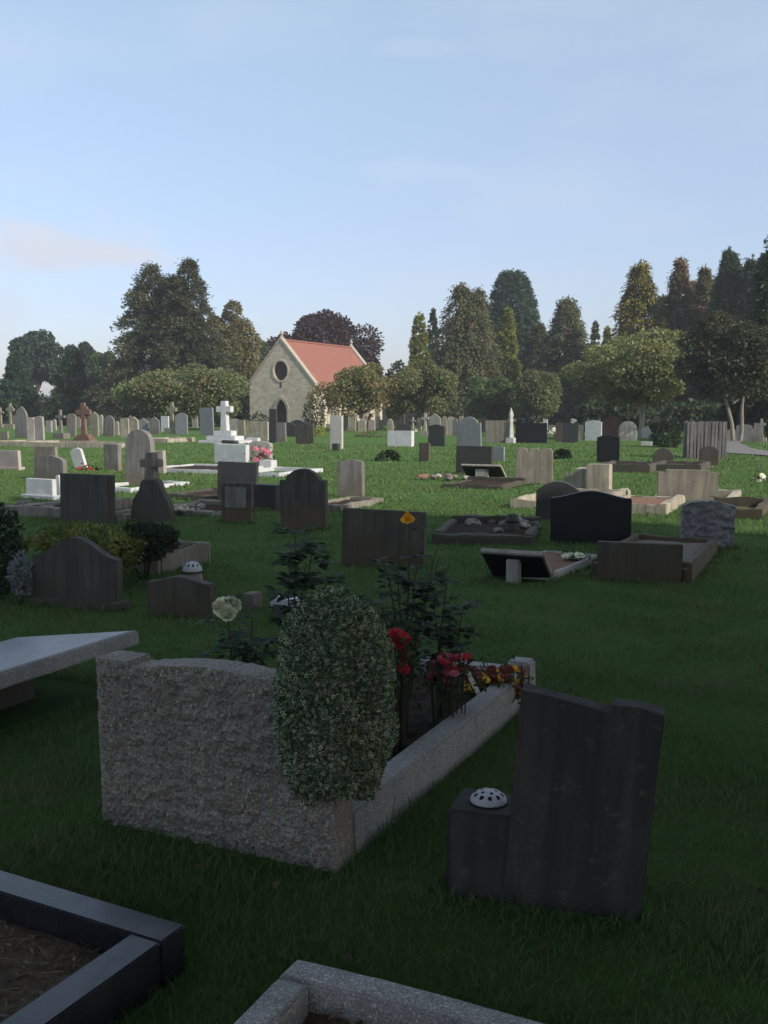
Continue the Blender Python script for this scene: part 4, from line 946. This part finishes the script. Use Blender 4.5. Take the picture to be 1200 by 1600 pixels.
def board_bin():
    p = base_at(1100, 716); k = p.y / F; t = thing('board_enclosure', 'square enclosure of upright weathered boards beside the path', 'enclosure', p, -14)
    w = 57 * k; h = 58 * k; n = 11; reg(p.x, p.y, -14, w / 2, w / 2)
    for s_ in (0, 1, 2, 3):
        Mz = Matrix.Rotation(R(90 * s_), 4, 'Z'); mb = MB()
        for i in range(n):
            a = -w / 2 + w * i / n; g = .012; d = .02 * (i % 2); mb.box(a + g, -w / 2 - .03 - d, -.05, a + w / n - g, -w / 2 - d, h - rnd.uniform(0, .04), Mz)
        mb.build('board_panel', M['board'], t, bevel=.004)
    for sx in (-1, 1):
        for sy in (-1, 1): MB().box(sx * (w / 2 - .06) - .05, sy * (w / 2 - .06) - .05, -.1, sx * (w / 2 - .06) + .05, sy * (w / 2 - .06) + .05, h - .06).build('post', M['board'], t)
board_bin()
# ---------------------------------------------------------------- shrubs and flowers
LM['dark_shrub'] = leafmat('dark_shrub_leaves', (.016, .026, .014), (.034, .05, .024))
LM['variegated'] = leafmat('variegated_leaves', (.022, .056, .018), (.05, .10, .036), margin=(.52, .56, .38), veil=.66, trans=.15)
LM['goldleaf'] = leafmat('gold_green_leaves', (.2, .21, .045), (.4, .36, .1), (.09, .13, .035), (.5, .64), 3.0)
LM['silver'] = leafmat('silvery_leaves', (.17, .18, .19), (.3, .31, .33))
LM['rose'] = leafmat('rose_leaves', (.018, .036, .018), (.036, .058, .026), trans=.2, rough=.65)
LM['bedding'] = leafmat('bedding_leaves', (.03, .05, .018), (.055, .08, .03))
STEM = plain('green_brown_stem', (.05, .05, .028), .7)
def petal(name, a, b): return leafmat(name, a, b, trans=.3, rough=.6)
PT = {'red': petal('red_petals', (.45, .018, .03), (.62, .05, .07)), 'pink': petal('pink_petals', (.42, .07, .13), (.62, .2, .26)),
      'yellow': petal('yellow_petals', (.75, .42, .03), (.85, .6, .08)), 'maroon': petal('maroon_petals', (.11, .02, .02), (.22, .05, .02)),
      'white': petal('white_petals', (.62, .62, .42), (.8, .8, .62)), 'orange': petal('orange_petals', (.5, .1, .03), (.6, .2, .06)), 'amber': petal('amber_petals', (.85, .42, .02), (.9, .58, .06))}
def shrub(name, c, rad, n, leaf, mat, label, cat='shrub', shell=.6, up=.3, ground=None, group=None, asp=.55, fat=0.0, sb=(0, 0), pw=2.0, lumpy=1.0):
    """crown of leaves on a few stems, c = centre of the crown"""
    gz = float(zf(c[0], c[1])) if ground is None else ground
    t = thing(name, label, cat, (c[0], c[1], gz), 0, group); c0 = np.array([0, 0, c[2] - gz]); rad = np.array(rad)
    d = rdir(n); d = d / np.sum(np.abs(d) ** pw, 1, keepdims=True) ** (1 / pw); r_ = rng.uniform(shell, 1.0, (n, 1)) ** .7; lump = 1 + lumpy * .10 * np.sin(d[:, :1] * 7 + 1) * np.sin(d[:, 1:2] * 6) + lumpy * .08 * np.sin(d[:, 2:3] * 9 + d[:, :1] * 5)
    taper = np.where(d[:, 2:3] < 0, 1 + fat * np.minimum(1, -2.2 * d[:, 2:3]), 1) * np.array([1, 1, 0]) + np.array([0, 0, 1]); P = c0 + d * rad * r_ * lump * taper; D = unit(d * .7 + rng.normal(size=(n, 3)) * .6 + np.array([0, 0, up])); Nn = unit(d + rng.normal(size=(n, 3)) * .5 + np.array([0, 0, .3]))
    P[:, 2] = np.maximum(P[:, 2], .02)
    s_ = leaf * rng.uniform(.65, 1.25, n); leaves('foliage', P, D, Nn, s_, s_ * asp, mat, t)
    mb = MB()
    for i in range(7):
        e = c0 + rdir(1)[0] * rad * .7; limb(mb, (sb[0] + rnd.uniform(-.03, .03), sb[1] + rnd.uniform(-.03, .03), -.05), e, max(.006, rad[0] * .05), .003, .15, 4, 6)
    mb.build('stems', STEM, t); return t
def at(px, py, y): return np.array([(px - 600) / F * y * (math.cos(PITCH) - (0) * 0 + math.sin(PITCH) * (zat(py, y) - CH) / -y * 1.0), y, zat(py, y)])
shrub('dark_shrub', at(1042, 682, 43), (.62, .6, .78), 2600, .1, LM['dark_shrub'], 'rounded dark evergreen shrub left of the board enclosure')
shrub('dark_shrub', at(404, 662, 86), (1.0, .6, .9), 700, .2, LM['hedge'], 'small dark bush against the chapel gable by the door')
shrub('dark_shrub', at(490, 648, 84), (.95, .8, 1.3), 900, .2, LM['hedge'], 'dark bush at the corner of the chapel gable')
shrub('dark_shrub', at(578, 684, 58), (.9, .6, .4), 900, .11, LM['tawny'], 'low brownish scrub patch beside the wide white block')
shrub('yellow_shrub', at(500, 680, 60), (.35, .4, .5), 600, .11, LM['gold'], 'small yellowish bush beside the dark brown square stone')
shrub('dark_shrub', at(-8, 862, 8.4), (.2, .3, .42), 1500, .05, LM['dark_shrub'], 'dark leafy shrub cut off by the left edge')
shrub('yellow_shrub', at(20, 858, 8.9), (.12, .15, .12), 600, .04, LM['goldleaf'], 'small yellow-leaved plant beside the ogee headstone')
shrub('silver_plant', at(33, 898, 8.2), (.09, .12, .17), 700, .035, LM['silver'], 'silvery white plant growing against the ogee headstone')
shrub('gold_shrub', at(125, 843, 9.3), (.46, .46, .13), 3600, .04, LM['goldleaf'], 'spreading gold-leaved shrub behind the ogee headstone')
shrub('gold_shrub', at(186, 862, 8.95), (.2, .3, .16), 1800, .04, LM['goldleaf'], 'gold variegated bush hanging over the pinkish kerb')
shrub('dark_shrub', at(222, 848, 9.5), (.3, .55, .16), 3200, .05, LM['dark_shrub'], 'dark low shrub filling the far end of the pinkish kerb')
def bloom(mb, c, r, layers=3, n=7, cup=.6, up=(0, 0, 1), wide=1.0):
    """one flower head of curved petals around c"""
    up = Vector(up).normalized(); a = up.orthogonal().normalized(); b = up.cross(a); c = Vector(c)
    for l in range(layers):
        q0 = rnd.uniform(0, 6.28); rr = r * (1 - l / (layers + .6)); lift = cup * (l + .25) / layers
        m = max(4, n - l)
        for i in range(m):
            q = q0 + 2 * math.pi * i / m; d = a * math.cos(q) + b * math.sin(q); s_ = up.cross(d)
            w = rr * 2.3 / m * 1.5 * wide
            p0 = c + up * (r * .1 * l); p1 = c + d * rr * .6 + up * r * (lift * .5); p2 = c + d * rr * (1 - .35 * lift) + up * r * (lift * 1.05)
            mb.add([p0, p1 + s_ * w * .5, p2 + s_ * w * .3, p2 + d * rr * .04 - up * r * .05, p2 - s_ * w * .3, p1 - s_ * w * .5], [(0, 1, 5), (1, 2, 3), (1, 3, 5), (5, 3, 4)])
def bedding(name, pts, r, mat, label, leaf=.03, lift=.0, spread=.05, nl=260, group='flowers planted in the rough granite grave', layers=2, gz=0.1, cup=.5):
    pts = np.array(pts); c = pts.mean(0); t = thing(name, label, 'flowers', (c[0], c[1], gz), 0, group)
    k = rng.integers(0, len(pts), nl); P = pts[k] - np.array([c[0], c[1], gz]) + rng.normal(size=(nl, 3)) * spread; P[:, 2] -= spread * .9
    P[:, 2] = np.maximum(P[:, 2], .0); D = unit(rng.normal(size=(nl, 3)) + np.array([0, 0, .5])); Nn = unit(rng.normal(size=(nl, 3)) + np.array([0, -.3, .8]))
    leaves('foliage', P, D, Nn, leaf * rng.uniform(.7, 1.3, nl), leaf * .5, LM['bedding'], t)
    sm = MB()
    for i, p in enumerate(pts):
        q = Vector(p) - Vector((c[0], c[1], gz)); sm.tube([(q.x * .8, q.y * .8, -.02), (q.x * .95, q.y * .95, q.z * .5), tuple(q)], .003, 5)
        mm = mat[i % len(mat)]; mb = MB(); bloom(mb, q, r * rnd.uniform(.75, 1.2), layers, 7, cup, (rnd.uniform(-.5, .5), rnd.uniform(-.9, -.1), .8), 1.7); mb.build('flower_head', PT[mm], t, smooth=False)
    sm.build('stems', STEM, t, smooth=False)
    return t
def near_pts(px, py, y, n, sx, sy, dy):
    g = lambda s_: max(-1.6, min(1.6, rnd.gauss(0, 1))) * s_
    return [at(px + g(sx), py + g(sy), y + rnd.gauss(0, dy)) for _ in range(n)]
t = bedding('red_flowers', near_pts(136, 734, 26.3, 22, 7, 4, .1), .065, ['red', 'red', 'orange'], 'orange-red flowers below the leaning white stone', .1, 0, .15, 120, None, gz=.0)
bedding('pink_flowers', near_pts(413, 711, 29.6, 8, 8, 7, .1), .1, ['pink'], 'pink flowers in front of the mottled pale headstone', .1, 0, .15, 90, None, gz=0)
bedding('white_flowers', near_pts(863, 676, 52, 9, 5, 3, .1), .18, ['white'], 'white flowers between the wide black and dark square headstones', .12, 0, .2, 80, None, gz=0)
bedding('white_flowers', near_pts(1192, 750, 23, 7, 7, 4, .1), .09, ['white'], 'white flowers lying on the grass at the right edge', .08, 0, .08, 60, None, gz=0)
bedding('white_flowers', near_pts(893, 868, 10.2, 9, 8, 3, .05), .05, ['white'], 'white flower spray on the reddish chips', .05, 0, .04, 70, None, gz=.05)
def wreath(px, py, label, r=.28):
    p = base_at(px, py); n = 800; q = rng.uniform(0, 6.28, n); e = rdir(n) * .075
    P = np.stack([np.cos(q) * r, np.sin(q) * r, np.full(n, .08)], 1) + e
    o = leaves('wreath', P, unit(e + rng.normal(size=(n, 3)) * .04), rdir(n), .1, .05, LM['dark_shrub']); o.location = p; o.rotation_euler = (R(35), 0, R(-25)); tag(o, label, 'wreath')
wreath(606, 720, 'dark round wreath lying on the sunlit grass')
wreath(878, 716, 'dark bunch lying on the grass beyond the three-lobed headstone', .2)
# ---------------------------------------------------------------- nearest graves
NEAR = None
def rough_grave():
    o = (-.632, 3.525, 0.0); yaw = -25.4
    t = thing('rough_granite_grave', 'pitched granite headstone with a planted kerb, the nearest large grave', 'grave', o, yaw, None, 0, -1.0)
    w, h = 1.03, .665
    def top(x):
        u = x / w
        if u < -.345: return h - .003
        if u < -.325: return h - .024
        if u > .345: return h - .003
        if u > .325: return h - .03
        return h - .026 + .031 * math.cos(math.pi * u / .65)
    nx, nzr, th = 170, 110, .13; vs = []; fs = []
    for s_ in (0, 1):
        for j in range(nzr + 1):
            for i in range(nx + 1):
                x = -w / 2 + w * i / nx; z = -.06 + (top(x) + .06) * j / nzr
                edge = min(1, min(i, nx - i) / 5, (nzr - j) / 4)
                p = Vector((x, s_ * th, z)); q = Vector((x * 17, s_ * 4, z * 17))
                cell = noise.fractal(q * 1.5, .7, 2.2, 5) * .015 + abs(noise.noise(q * 3.2)) * .016
                p.y += (1 if s_ else -1) * cell * edge
                p.z += .006 * noise.noise(Vector((x * 30, s_, 1))) * (j / nzr)
                p.x += .006 * noise.noise(Vector((z * 30, s_, x))) * (1 - edge)
                vs.append(p)
    k = (nx + 1) * (nzr + 1); r_ = nx + 1
    for j in range(nzr):
        for i in range(nx): a = j * r_ + i; fs += [(a, a + 1, a + r_ + 1, a + r_), (k + a + 1, k + a, k + a + r_, k + a + r_ + 1)]
    for i in range(nx): a = nzr * r_ + i; fs.append((a, a + 1, k + a + 1, k + a))
    for j in range(nzr):
        a = j * r_; fs.append((a, a + r_, k + a + r_, k + a)); a += nx; fs.append((a + r_, a, k + a, k + a + r_))
    MB().add(vs, fs).build('headstone', M['rough'], t)
    L = 2.36; kt = .115; kh = .165
    def krb(x0, y0, x1, y1, hh=kh): MB().box(x0, y0, -.08, x1, y1, hh).build('kerb', M['granite'], t, bevel=.012)
    krb(w / 2 - kt, th + .012, w / 2, L - .13); krb(-w / 2, th + .012, -w / 2 + kt, L - .13)
    krb(-w / 2 + .13, L - .11, w / 2 - .13, L)
    for s_ in (-1, 1): a = s_ * (w / 2 - .062); MB().box(a - .066, L - .128, -.08, a + .066, L + .004, .215).build('corner_block', M['granite'], t, bevel=.014)
    n = 46; vs = []; fs = []
    for j in range(n + 1):
        for i in range(n + 1):
            x = -w / 2 + kt - .02 + (w - 2 * kt + .04) * i / n; y = th + (L - th - .1) * j / n
            vs.append((x, y, .085 + .03 * noise.fractal(Vector((x * 7, y * 7, 2)), 1, 2, 4)))
    for j in range(n):
        for i in range(n): a = j * (n + 1) + i; fs.append((a, a + 1, a + n + 2, a + n + 1))
    MB().add(vs, fs).build('soil_bed', M['soil'], t)
    reg(*loc2w(t, 0, L / 2)[:2], yaw, w / 2 + .01, L / 2 + .03)
    return t
G = rough_grave()
# variegated bush spilling over the corner of the headstone
BC = np.array([-.172, 3.40, .60])
shrub('variegated_bush', BC, (.202, .19, .365), 36000, .0165, LM['variegated'], 'dense egg-shaped variegated bush spilling over the rough granite headstone', shell=.8, lumpy=.35, up=.25, ground=.08, asp=.66, fat=.06, pw=2.5, sb=(-.12, .30))
def rose_bush(base, stems, label, nl=120, leaf=.058, top=.6, blooms=()):
    t = thing('rose_bush', label, 'rose bush', base, 0, 'rose bushes in the rough granite grave'); b = Vector(base); sm = MB(); P = []; D = []; Nn = []
    for e, cnt in stems:
        e = Vector(e) - b; mid = Vector((e.x * .3 + rnd.uniform(-.04, .04), e.y * .4, e.z * .55)); pts = []
        for i in range(9):
            q = i / 8; p = Vector((0, 0, -.03)) * (1 - q) ** 2 + mid * 2 * q * (1 - q) + e * q * q; pts.append(p + Vector((rnd.uniform(-.006, .006), rnd.uniform(-.006, .006), 0)))
        sm.tube(pts, [.007 - .0045 * i / 8 for i in range(9)], 7)
        for i in range(int(cnt * 1.5)):                    # compound leaves: a stalk with five leaflets
            q = rnd.uniform(1 - top, 1.0); k = min(7, int(q * 8)); p = pts[k].lerp(pts[k + 1], q * 8 - k)
            az = rnd.uniform(0, 6.28); d = Vector((math.cos(az), math.sin(az), rnd.uniform(-.1, .6))).normalized(); ln = rnd.uniform(.05, .11)
            tip = p + d * ln; sm.tube([p, p + d * ln * .5 + Vector((0, 0, .006)), tip], .0013, 4)
            side = d.cross(Vector((0, 0, 1))).normalized()
            for f, o in ((.45, 1), (.45, -1), (.8, 1), (.8, -1), (1, 0)):
                P.append(p + d * ln * f); D.append((d * (.5 if o else 1) + side * o * .9 + Vector((0, 0, rnd.uniform(-.5, .1)))).normalized()); Nn.append(Vector((rnd.uniform(-.4, .4), rnd.uniform(-.5, .3), 1)))
    sm.build('stems', STEM, t); m = len(P); s_ = leaf * rng.uniform(.7, 1.2, m)
    leaves('foliage', np.array(P), np.array(D), np.array(Nn), s_, s_ * .66, LM['rose'], t, fold=.12)
    for c, r, mm, up in blooms:
        mb = MB(); q = Vector(c) - b; bloom(mb, q, r, 6, 8, 1.5, up, 1.9); mb.build('bloom', PT[mm], t, smooth=False)
    return t
a3 = lambda px, py, y: tuple(at(px, py, y))
rose_bush((-.40, 4.55, .09), [(a3(462, 832, 4.6), 15), (a3(490, 858, 4.6), 12), (a3(478, 880, 4.5), 12), (a3(512, 905, 4.55), 12), (a3(452, 865, 4.6), 8), (a3(535, 925, 4.5), 9), (a3(500, 930, 4.4), 9)], 'rose bush with dense dark leaves rising behind the variegated bush', top=.55, leaf=.07)
rose_bush((.10, 4.6, .09), [(a3(638, 815, 4.6), 7), (a3(600, 880, 4.5), 9), (a3(684, 852, 4.7), 10), (a3(622, 905, 4.5), 10), (a3(595, 945, 4.4), 10), (a3(650, 890, 4.6), 8), (a3(665, 935, 4.7), 7), (a3(690, 868, 4.7), 6)], 'tall rose bush with one yellow bloom in the rough granite grave', top=.62, blooms=[(a3(637, 812, 4.6), .034, 'amber', (-.1, -.5, .9)), ])
rose_bush((.28, 4.82, .09), [(a3(702, 900, 4.8), 9), (a3(725, 945, 4.9), 10), (a3(680, 950, 4.8), 8), (a3(715, 985, 4.8), 7), (a3(690, 1000, 4.8), 5)], 'shorter rose bush beside the pink flowers', top=.6)
rose_bush((-.62, 4.05, .09), [(a3(352, 935, 4.05), 5), (a3(385, 990, 4.05), 9), (a3(365, 1010, 4.0), 10), (a3(400, 1015, 4.0), 10), (a3(345, 1030, 3.95), 8), (a3(395, 965, 4.1), 4)], 'low rose bush with a white bloom near the headstone shoulder', top=.5, leaf=.055, blooms=[(a3(346, 948, 4.0), .042, 'white', (-.5, -.9, .4)), (a3(363, 945, 4.02), .04, 'white', (.5, -.8, .6)), (a3(355, 957, 3.98), .038, 'white', (-.1, -1, -.1))])
bedding('red_flowers', near_pts(618, 1003, 4.2, 18, 11, 11, .05) + near_pts(626, 1035, 4.2, 9, 9, 9, .05), .024, ['red'], 'red flowers beside the variegated bush', .04, 0, .05, 220, cup=.7, layers=3)
bedding('pink_flowers', near_pts(702, 1043, 4.62, 38, 18, 11, .05), .024, ['pink', 'red'], 'pink flowers in the middle of the planted kerb', .035, 0, .05, 240)
bedding('pansies', near_pts(772, 1064, 5.16, 100, 27, 12, .05), .023, ['maroon', 'yellow', 'maroon', 'maroon', 'maroon', 'amber', 'maroon'], 'maroon and yellow pansies at the foot of the planted kerb', .035, 0, .05, 300)
p = at(757, 1062, 4.95); q = at(736, 1032, 4.9)
t = thing('plant_label', 'white plastic plant label leaning among the flowers', 'label', (p[0], p[1], .1))
MB().box(-.012, -.001, -.03, .012, .001, .19, Matrix.Rotation(R(-26), 4, 'Y')).build('tag', plain('white_plastic', (.75, .74, .66), .5, .1), t)
# leaning slab with a broken shoulder
def leaning_stone():
    yaw = -16; t = thing('headstone', 'leaning dark slab with a notched top, nearest stone on the right', 'headstone', (.603, 3.07, 0), yaw, None, 3.0, 4.6); reg(.603, 3.07, yaw, .23, .06)
    mb = MB(); tablet(mb, .435, .715, .065, 'notch', amp=.006, nzr=26, dense=30, seed=5, f=12); mb.build('tablet', M['near_dark'], t, bevel=.006)
    t2 = thing('flower_block', 'low dark stone block with a pierced flower holder, against the leaning slab', 'flower holder', (.35, 3.22, 0), -18); reg(.345, 3.22, -18, .13, .12)
    mb = MB(); tablet(mb, .235, .292, .21, 'flat', amp=.007, nzr=14, dense=20, seed=9, f=12); mb.build('block', M['near_dark'], t2, bevel=.012)
    dome(t2, .062, .036, .299, LID)
M['near_dark'] = stone('blackened_limestone', (.074, .066, .06), (.027, .025, .025), .85, lichen=(.10, .095, .085), bmp=.5)
leaning_stone()
# black polished kerb at the lower left, granite kerb at the bottom
def dry_litter(t, wd, ln, n=2600):
    P = np.stack([rng.uniform(-wd / 2 + .1, wd / 2 - .1, n), rng.uniform(-ln / 2 + .1, ln / 2 - .1, n), rng.uniform(.045, .075, n)], 1)
    D = rng.normal(size=(n, 3)) * np.array([1, 1, .22]); o = leaves('dry_litter', P, D, unit(rng.normal(size=(n, 3)) * .3 + np.array([0, 0, 1])), rng.uniform(.02, .07, n), rng.uniform(.003, .012, n), STRAW, t); o['kind'] = 'stuff'
STRAW = leafmat('dry_straw', (.07, .048, .032), (.22, .165, .11))
def corner_kerb(cx, cy, yaw, wd, ln, right, label, mat, fill, kh, kt, bevel):
    """kerbed grave whose far right (or far left) corner stands at cx, cy"""
    c, s_ = math.cos(R(yaw)), math.sin(R(yaw)); x, y = (-wd / 2 if right else wd / 2), -ln / 2
    t = kerb_set(cx + c * x - s_ * y, cy + s_ * x + c * y, yaw, wd, ln, label, mat=mat, fill=fill, kh=kh, kt=kt, bevel=bevel, group=None, fillz=.35, rough=0.0 if right else .008); dry_litter(t, wd, ln)
corner_kerb(-.565, 2.70, -27.5, 1.0, 2.1, True, 'polished black granite kerb around brown litter, lower left corner', 'polished', 'litter', .14, .105, .005)
corner_kerb(-.24, 2.58, -24.5, .95, 2.0, False, 'rough grey granite kerb cut off by the bottom of the picture', 'granite', 'litter', .12, .10, .012)
def ledger():
    yaw = -25; p = Vector((-1.42, 5.67, .33)); c, s_ = math.cos(R(yaw)), math.sin(R(yaw)); wd, ln = .95, 2.0
    x, y = -wd / 2, -ln / 2; t = thing('ledger_grave', 'flat polished grey ledger slab on a dark base, cut by the left edge', 'grave', p, yaw, None, 0, -8)
    gx, gy = p.x + c * x - s_ * y, p.y + s_ * x + c * y
    MB().box(-wd / 2, -ln / 2, .25, wd / 2, ln / 2, .33).build('slab', M['ledger_edge'], t, bevel=.01, loc=(x, y, -.33))
    MB().box(-wd / 2 + .03, -ln / 2 + .03, .3, wd / 2 - .03, ln / 2 - .03, .333).build('polished_face', M['ledger'], t, bevel=.004, loc=(x, y, -.33))
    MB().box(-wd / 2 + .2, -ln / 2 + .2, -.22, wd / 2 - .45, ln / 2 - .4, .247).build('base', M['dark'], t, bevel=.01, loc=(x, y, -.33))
    reg(gx, gy, yaw, wd / 2 - .05, ln / 2 - .05)
M['ledger_edge'] = M['granite']
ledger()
p = at(450, 915, 7.6)
t = thing('white_plaque', 'small white plaque on a dark block behind the rose bush', 'plaque', (p[0], p[1], float(zf(p[0], p[1]))), -20)
MB().box(-.10, -.09, -.05, .10, .09, .12).build('block', M['dark'], t, bevel=.008); MB().box(-.105, -.10, .123, .105, .10, .175).build('plaque', LID, t, bevel=.006)
# ---------------------------------------------------------------- grass
def bare_earth():
    n = 26; vs = [(-.33, 2.12, .012)]
    for i in range(n):
        q = 2 * math.pi * i / n; r = 1 + .25 * noise.noise(Vector((math.cos(q) * 2, math.sin(q) * 2, 3)))
        vs.append((-.33 + .27 * r * math.cos(q) + .1 * math.sin(q), 2.12 + .42 * r * math.sin(q), .006))
    tag(MB().add(vs, [(0, 1 + i, 1 + (i + 1) % n) for i in range(n)]).build('bare_ground', M['litter']), 'bare brown earth between the two near kerbs', kind='structure')
    reg(-.36, 2.14, -25, .16, .36)
bare_earth()
def outside(x, y):
    ok = np.ones(len(x), bool)
    for cx, cy, yaw, hw, hl in RECTS:
        c, s_ = math.cos(R(yaw)), math.sin(R(yaw)); dx, dy = x - cx, y - cy
        ok &= ~((np.abs(c * dx + s_ * dy) < hw) & (np.abs(-s_ * dx + c * dy) < hl))
    return ok
def grass():
    V = []; Fa = []
    bands = [(1.7, 3.2, 15000, .05, .0035), (3.2, 6, 7000, .05, .0045), (6, 10, 2600, .05, .007), (10, 17, 900, .05, .012), (17, 30, 260, .055, .022), (30, 48, 70, .06, .04)]
    off = 0
    for y0, y1, dens, hh, ww in bands:
        half = .47 * y1 + 2.4; n = int(dens * (y1 - y0) * 2 * half)
        x = rng.uniform(-half, half, n); y = rng.uniform(y0, y1, n); k = (np.abs(x) < .47 * y + 2.4); x, y = x[k], y[k]
        lump = .5 + .5 * np.sin(x * 3.1 + 1.7 * np.sin(y * 2.3)) * np.sin(y * 3.7 + x); k = rng.random(len(x)) < .55 + .45 * lump
        x, y, lump = x[k], y[k], lump[k]; k = outside(x, y); x, y, lump = x[k], y[k], lump[k]; n = len(x)
        z = zf(x, y); a = rng.uniform(0, 6.28, n); b = rng.uniform(0, 6.28, n)
        h = hh * rng.uniform(.45, 1.2, n) * (.7 + .6 * lump); ln = h * rng.uniform(.2, 1.1, n)
        w = ww * rng.uniform(.6, 1.2, n) / 2
        # a few longer tufts
        k = rng.random(n) < .03; h[k] *= 1.6
        P = np.stack([x, y, z - .008], 1); S_ = np.stack([np.cos(a) * w, np.sin(a) * w, 0 * w], 1); Dl = np.stack([np.cos(b) * ln, np.sin(b) * ln, h], 1)
        Mi = P + Dl * np.array([.35, .35, .6]); v = np.stack([P - S_, P + S_, Mi + S_ * .7, Mi - S_ * .7, P + Dl], 1).reshape(-1, 3)
        V.append(v); i = off + np.arange(n)[:, None] * 5; Fa.append(np.concatenate([i + [0, 1, 2], i + [0, 2, 3], i + [3, 2, 4]], 0)); off += n * 5
    # longer blades the mower missed along the foot of the stones
    n = 42000; k = rng.integers(0, len(RECTS), n); rc = np.array(RECTS)[k]; near = rc[:, 1] < 26; rc = rc[near]; n = len(rc)
    side = rng.random(n) < rc[:, 3] / (rc[:, 3] + rc[:, 4]); u = rng.uniform(-1, 1, n); sg = np.where(rng.random(n) < .5, -1, 1); o = np.abs(rng.normal(size=n)) * .03 + .004
    lx = np.where(side, u * rc[:, 3], sg * (rc[:, 3] + o)); ly = np.where(side, sg * (rc[:, 4] + o), u * rc[:, 4]); c, s_ = np.cos(np.radians(rc[:, 2])), np.sin(np.radians(rc[:, 2]))
    x = rc[:, 0] + c * lx - s_ * ly; y = rc[:, 1] + s_ * lx + c * ly; k = outside(x, y) & (y > 1.5); x, y = x[k], y[k]; n = len(x)
    z = zf(x, y); a = rng.uniform(0, 6.28, n); b = rng.uniform(0, 6.28, n); h = rng.uniform(.04, .10, n) * (.6 + .4 * np.sin(x * 9) * np.sin(y * 7)); ln = h * rng.uniform(.1, .9, n); w = np.maximum(.0022, .0011 * y) * rng.uniform(.6, 1.2, n)
    P = np.stack([x, y, z - .008], 1); S_ = np.stack([np.cos(a) * w, np.sin(a) * w, 0 * w], 1); Dl = np.stack([np.cos(b) * ln, np.sin(b) * ln, h], 1); Mi = P + Dl * np.array([.35, .35, .6])
    V.append(np.stack([P - S_, P + S_, Mi + S_ * .7, Mi - S_ * .7, P + Dl], 1).reshape(-1, 3)); i = off + np.arange(n)[:, None] * 5; Fa.append(np.concatenate([i + [0, 1, 2], i + [0, 2, 3], i + [3, 2, 4]], 0)); off += n * 5
    m = leafmat('grass_blades', (.072, .128, .036), (.112, .182, .056), (.16, .16, .075), (.68, .84), 2.2, trans=.3, rough=.6)
    tag(npmesh('grass', np.concatenate(V), np.concatenate(Fa), m), 'short mown green grass between the graves', 'grass', kind='stuff')
grass()
def litter():
    n = 150; x = rng.normal(size=n) * 1.6; y = rng.uniform(2.2, 9, n); k = outside(x, y); x, y = x[k], y[k]; n = len(x)
    P = np.stack([x, y, zf(x, y) + rng.uniform(.01, .04, n)], 1); D = rng.normal(size=(n, 3)) * np.array([1, 1, .25])
    o = leaves('fallen_leaves', P, D, unit(rng.normal(size=(n, 3)) * .4 + np.array([0, 0, 1])), .04, .026, leafmat('dead_leaf', (.07, .045, .025), (.14, .085, .04)))
    tag(o, 'scattered dead leaves on the near grass', 'fallen leaves', kind='stuff')
litter()
# ---------------------------------------------------------------- thin autumn haze
def haze():
    m = bpy.data.materials.new('haze_air'); m.use_nodes = True; t = m.node_tree; t.nodes.clear()
    o = N(t, 'ShaderNodeOutputMaterial'); v = N(t, 'ShaderNodeVolumePrincipled'); v.inputs['Density'].default_value = HAZE
    v.inputs['Color'].default_value = (.85, .88, .93, 1); v.inputs['Anisotropy'].default_value = .1; t.links.new(v.outputs[0], o.inputs['Volume'])
    ob = MB().box(-130, -40, -1.2, 130, 160, 26).build('haze', m, smooth=False); tag(ob, 'thin autumn haze in the air', kind='stuff')
HAZE = .0006
haze()
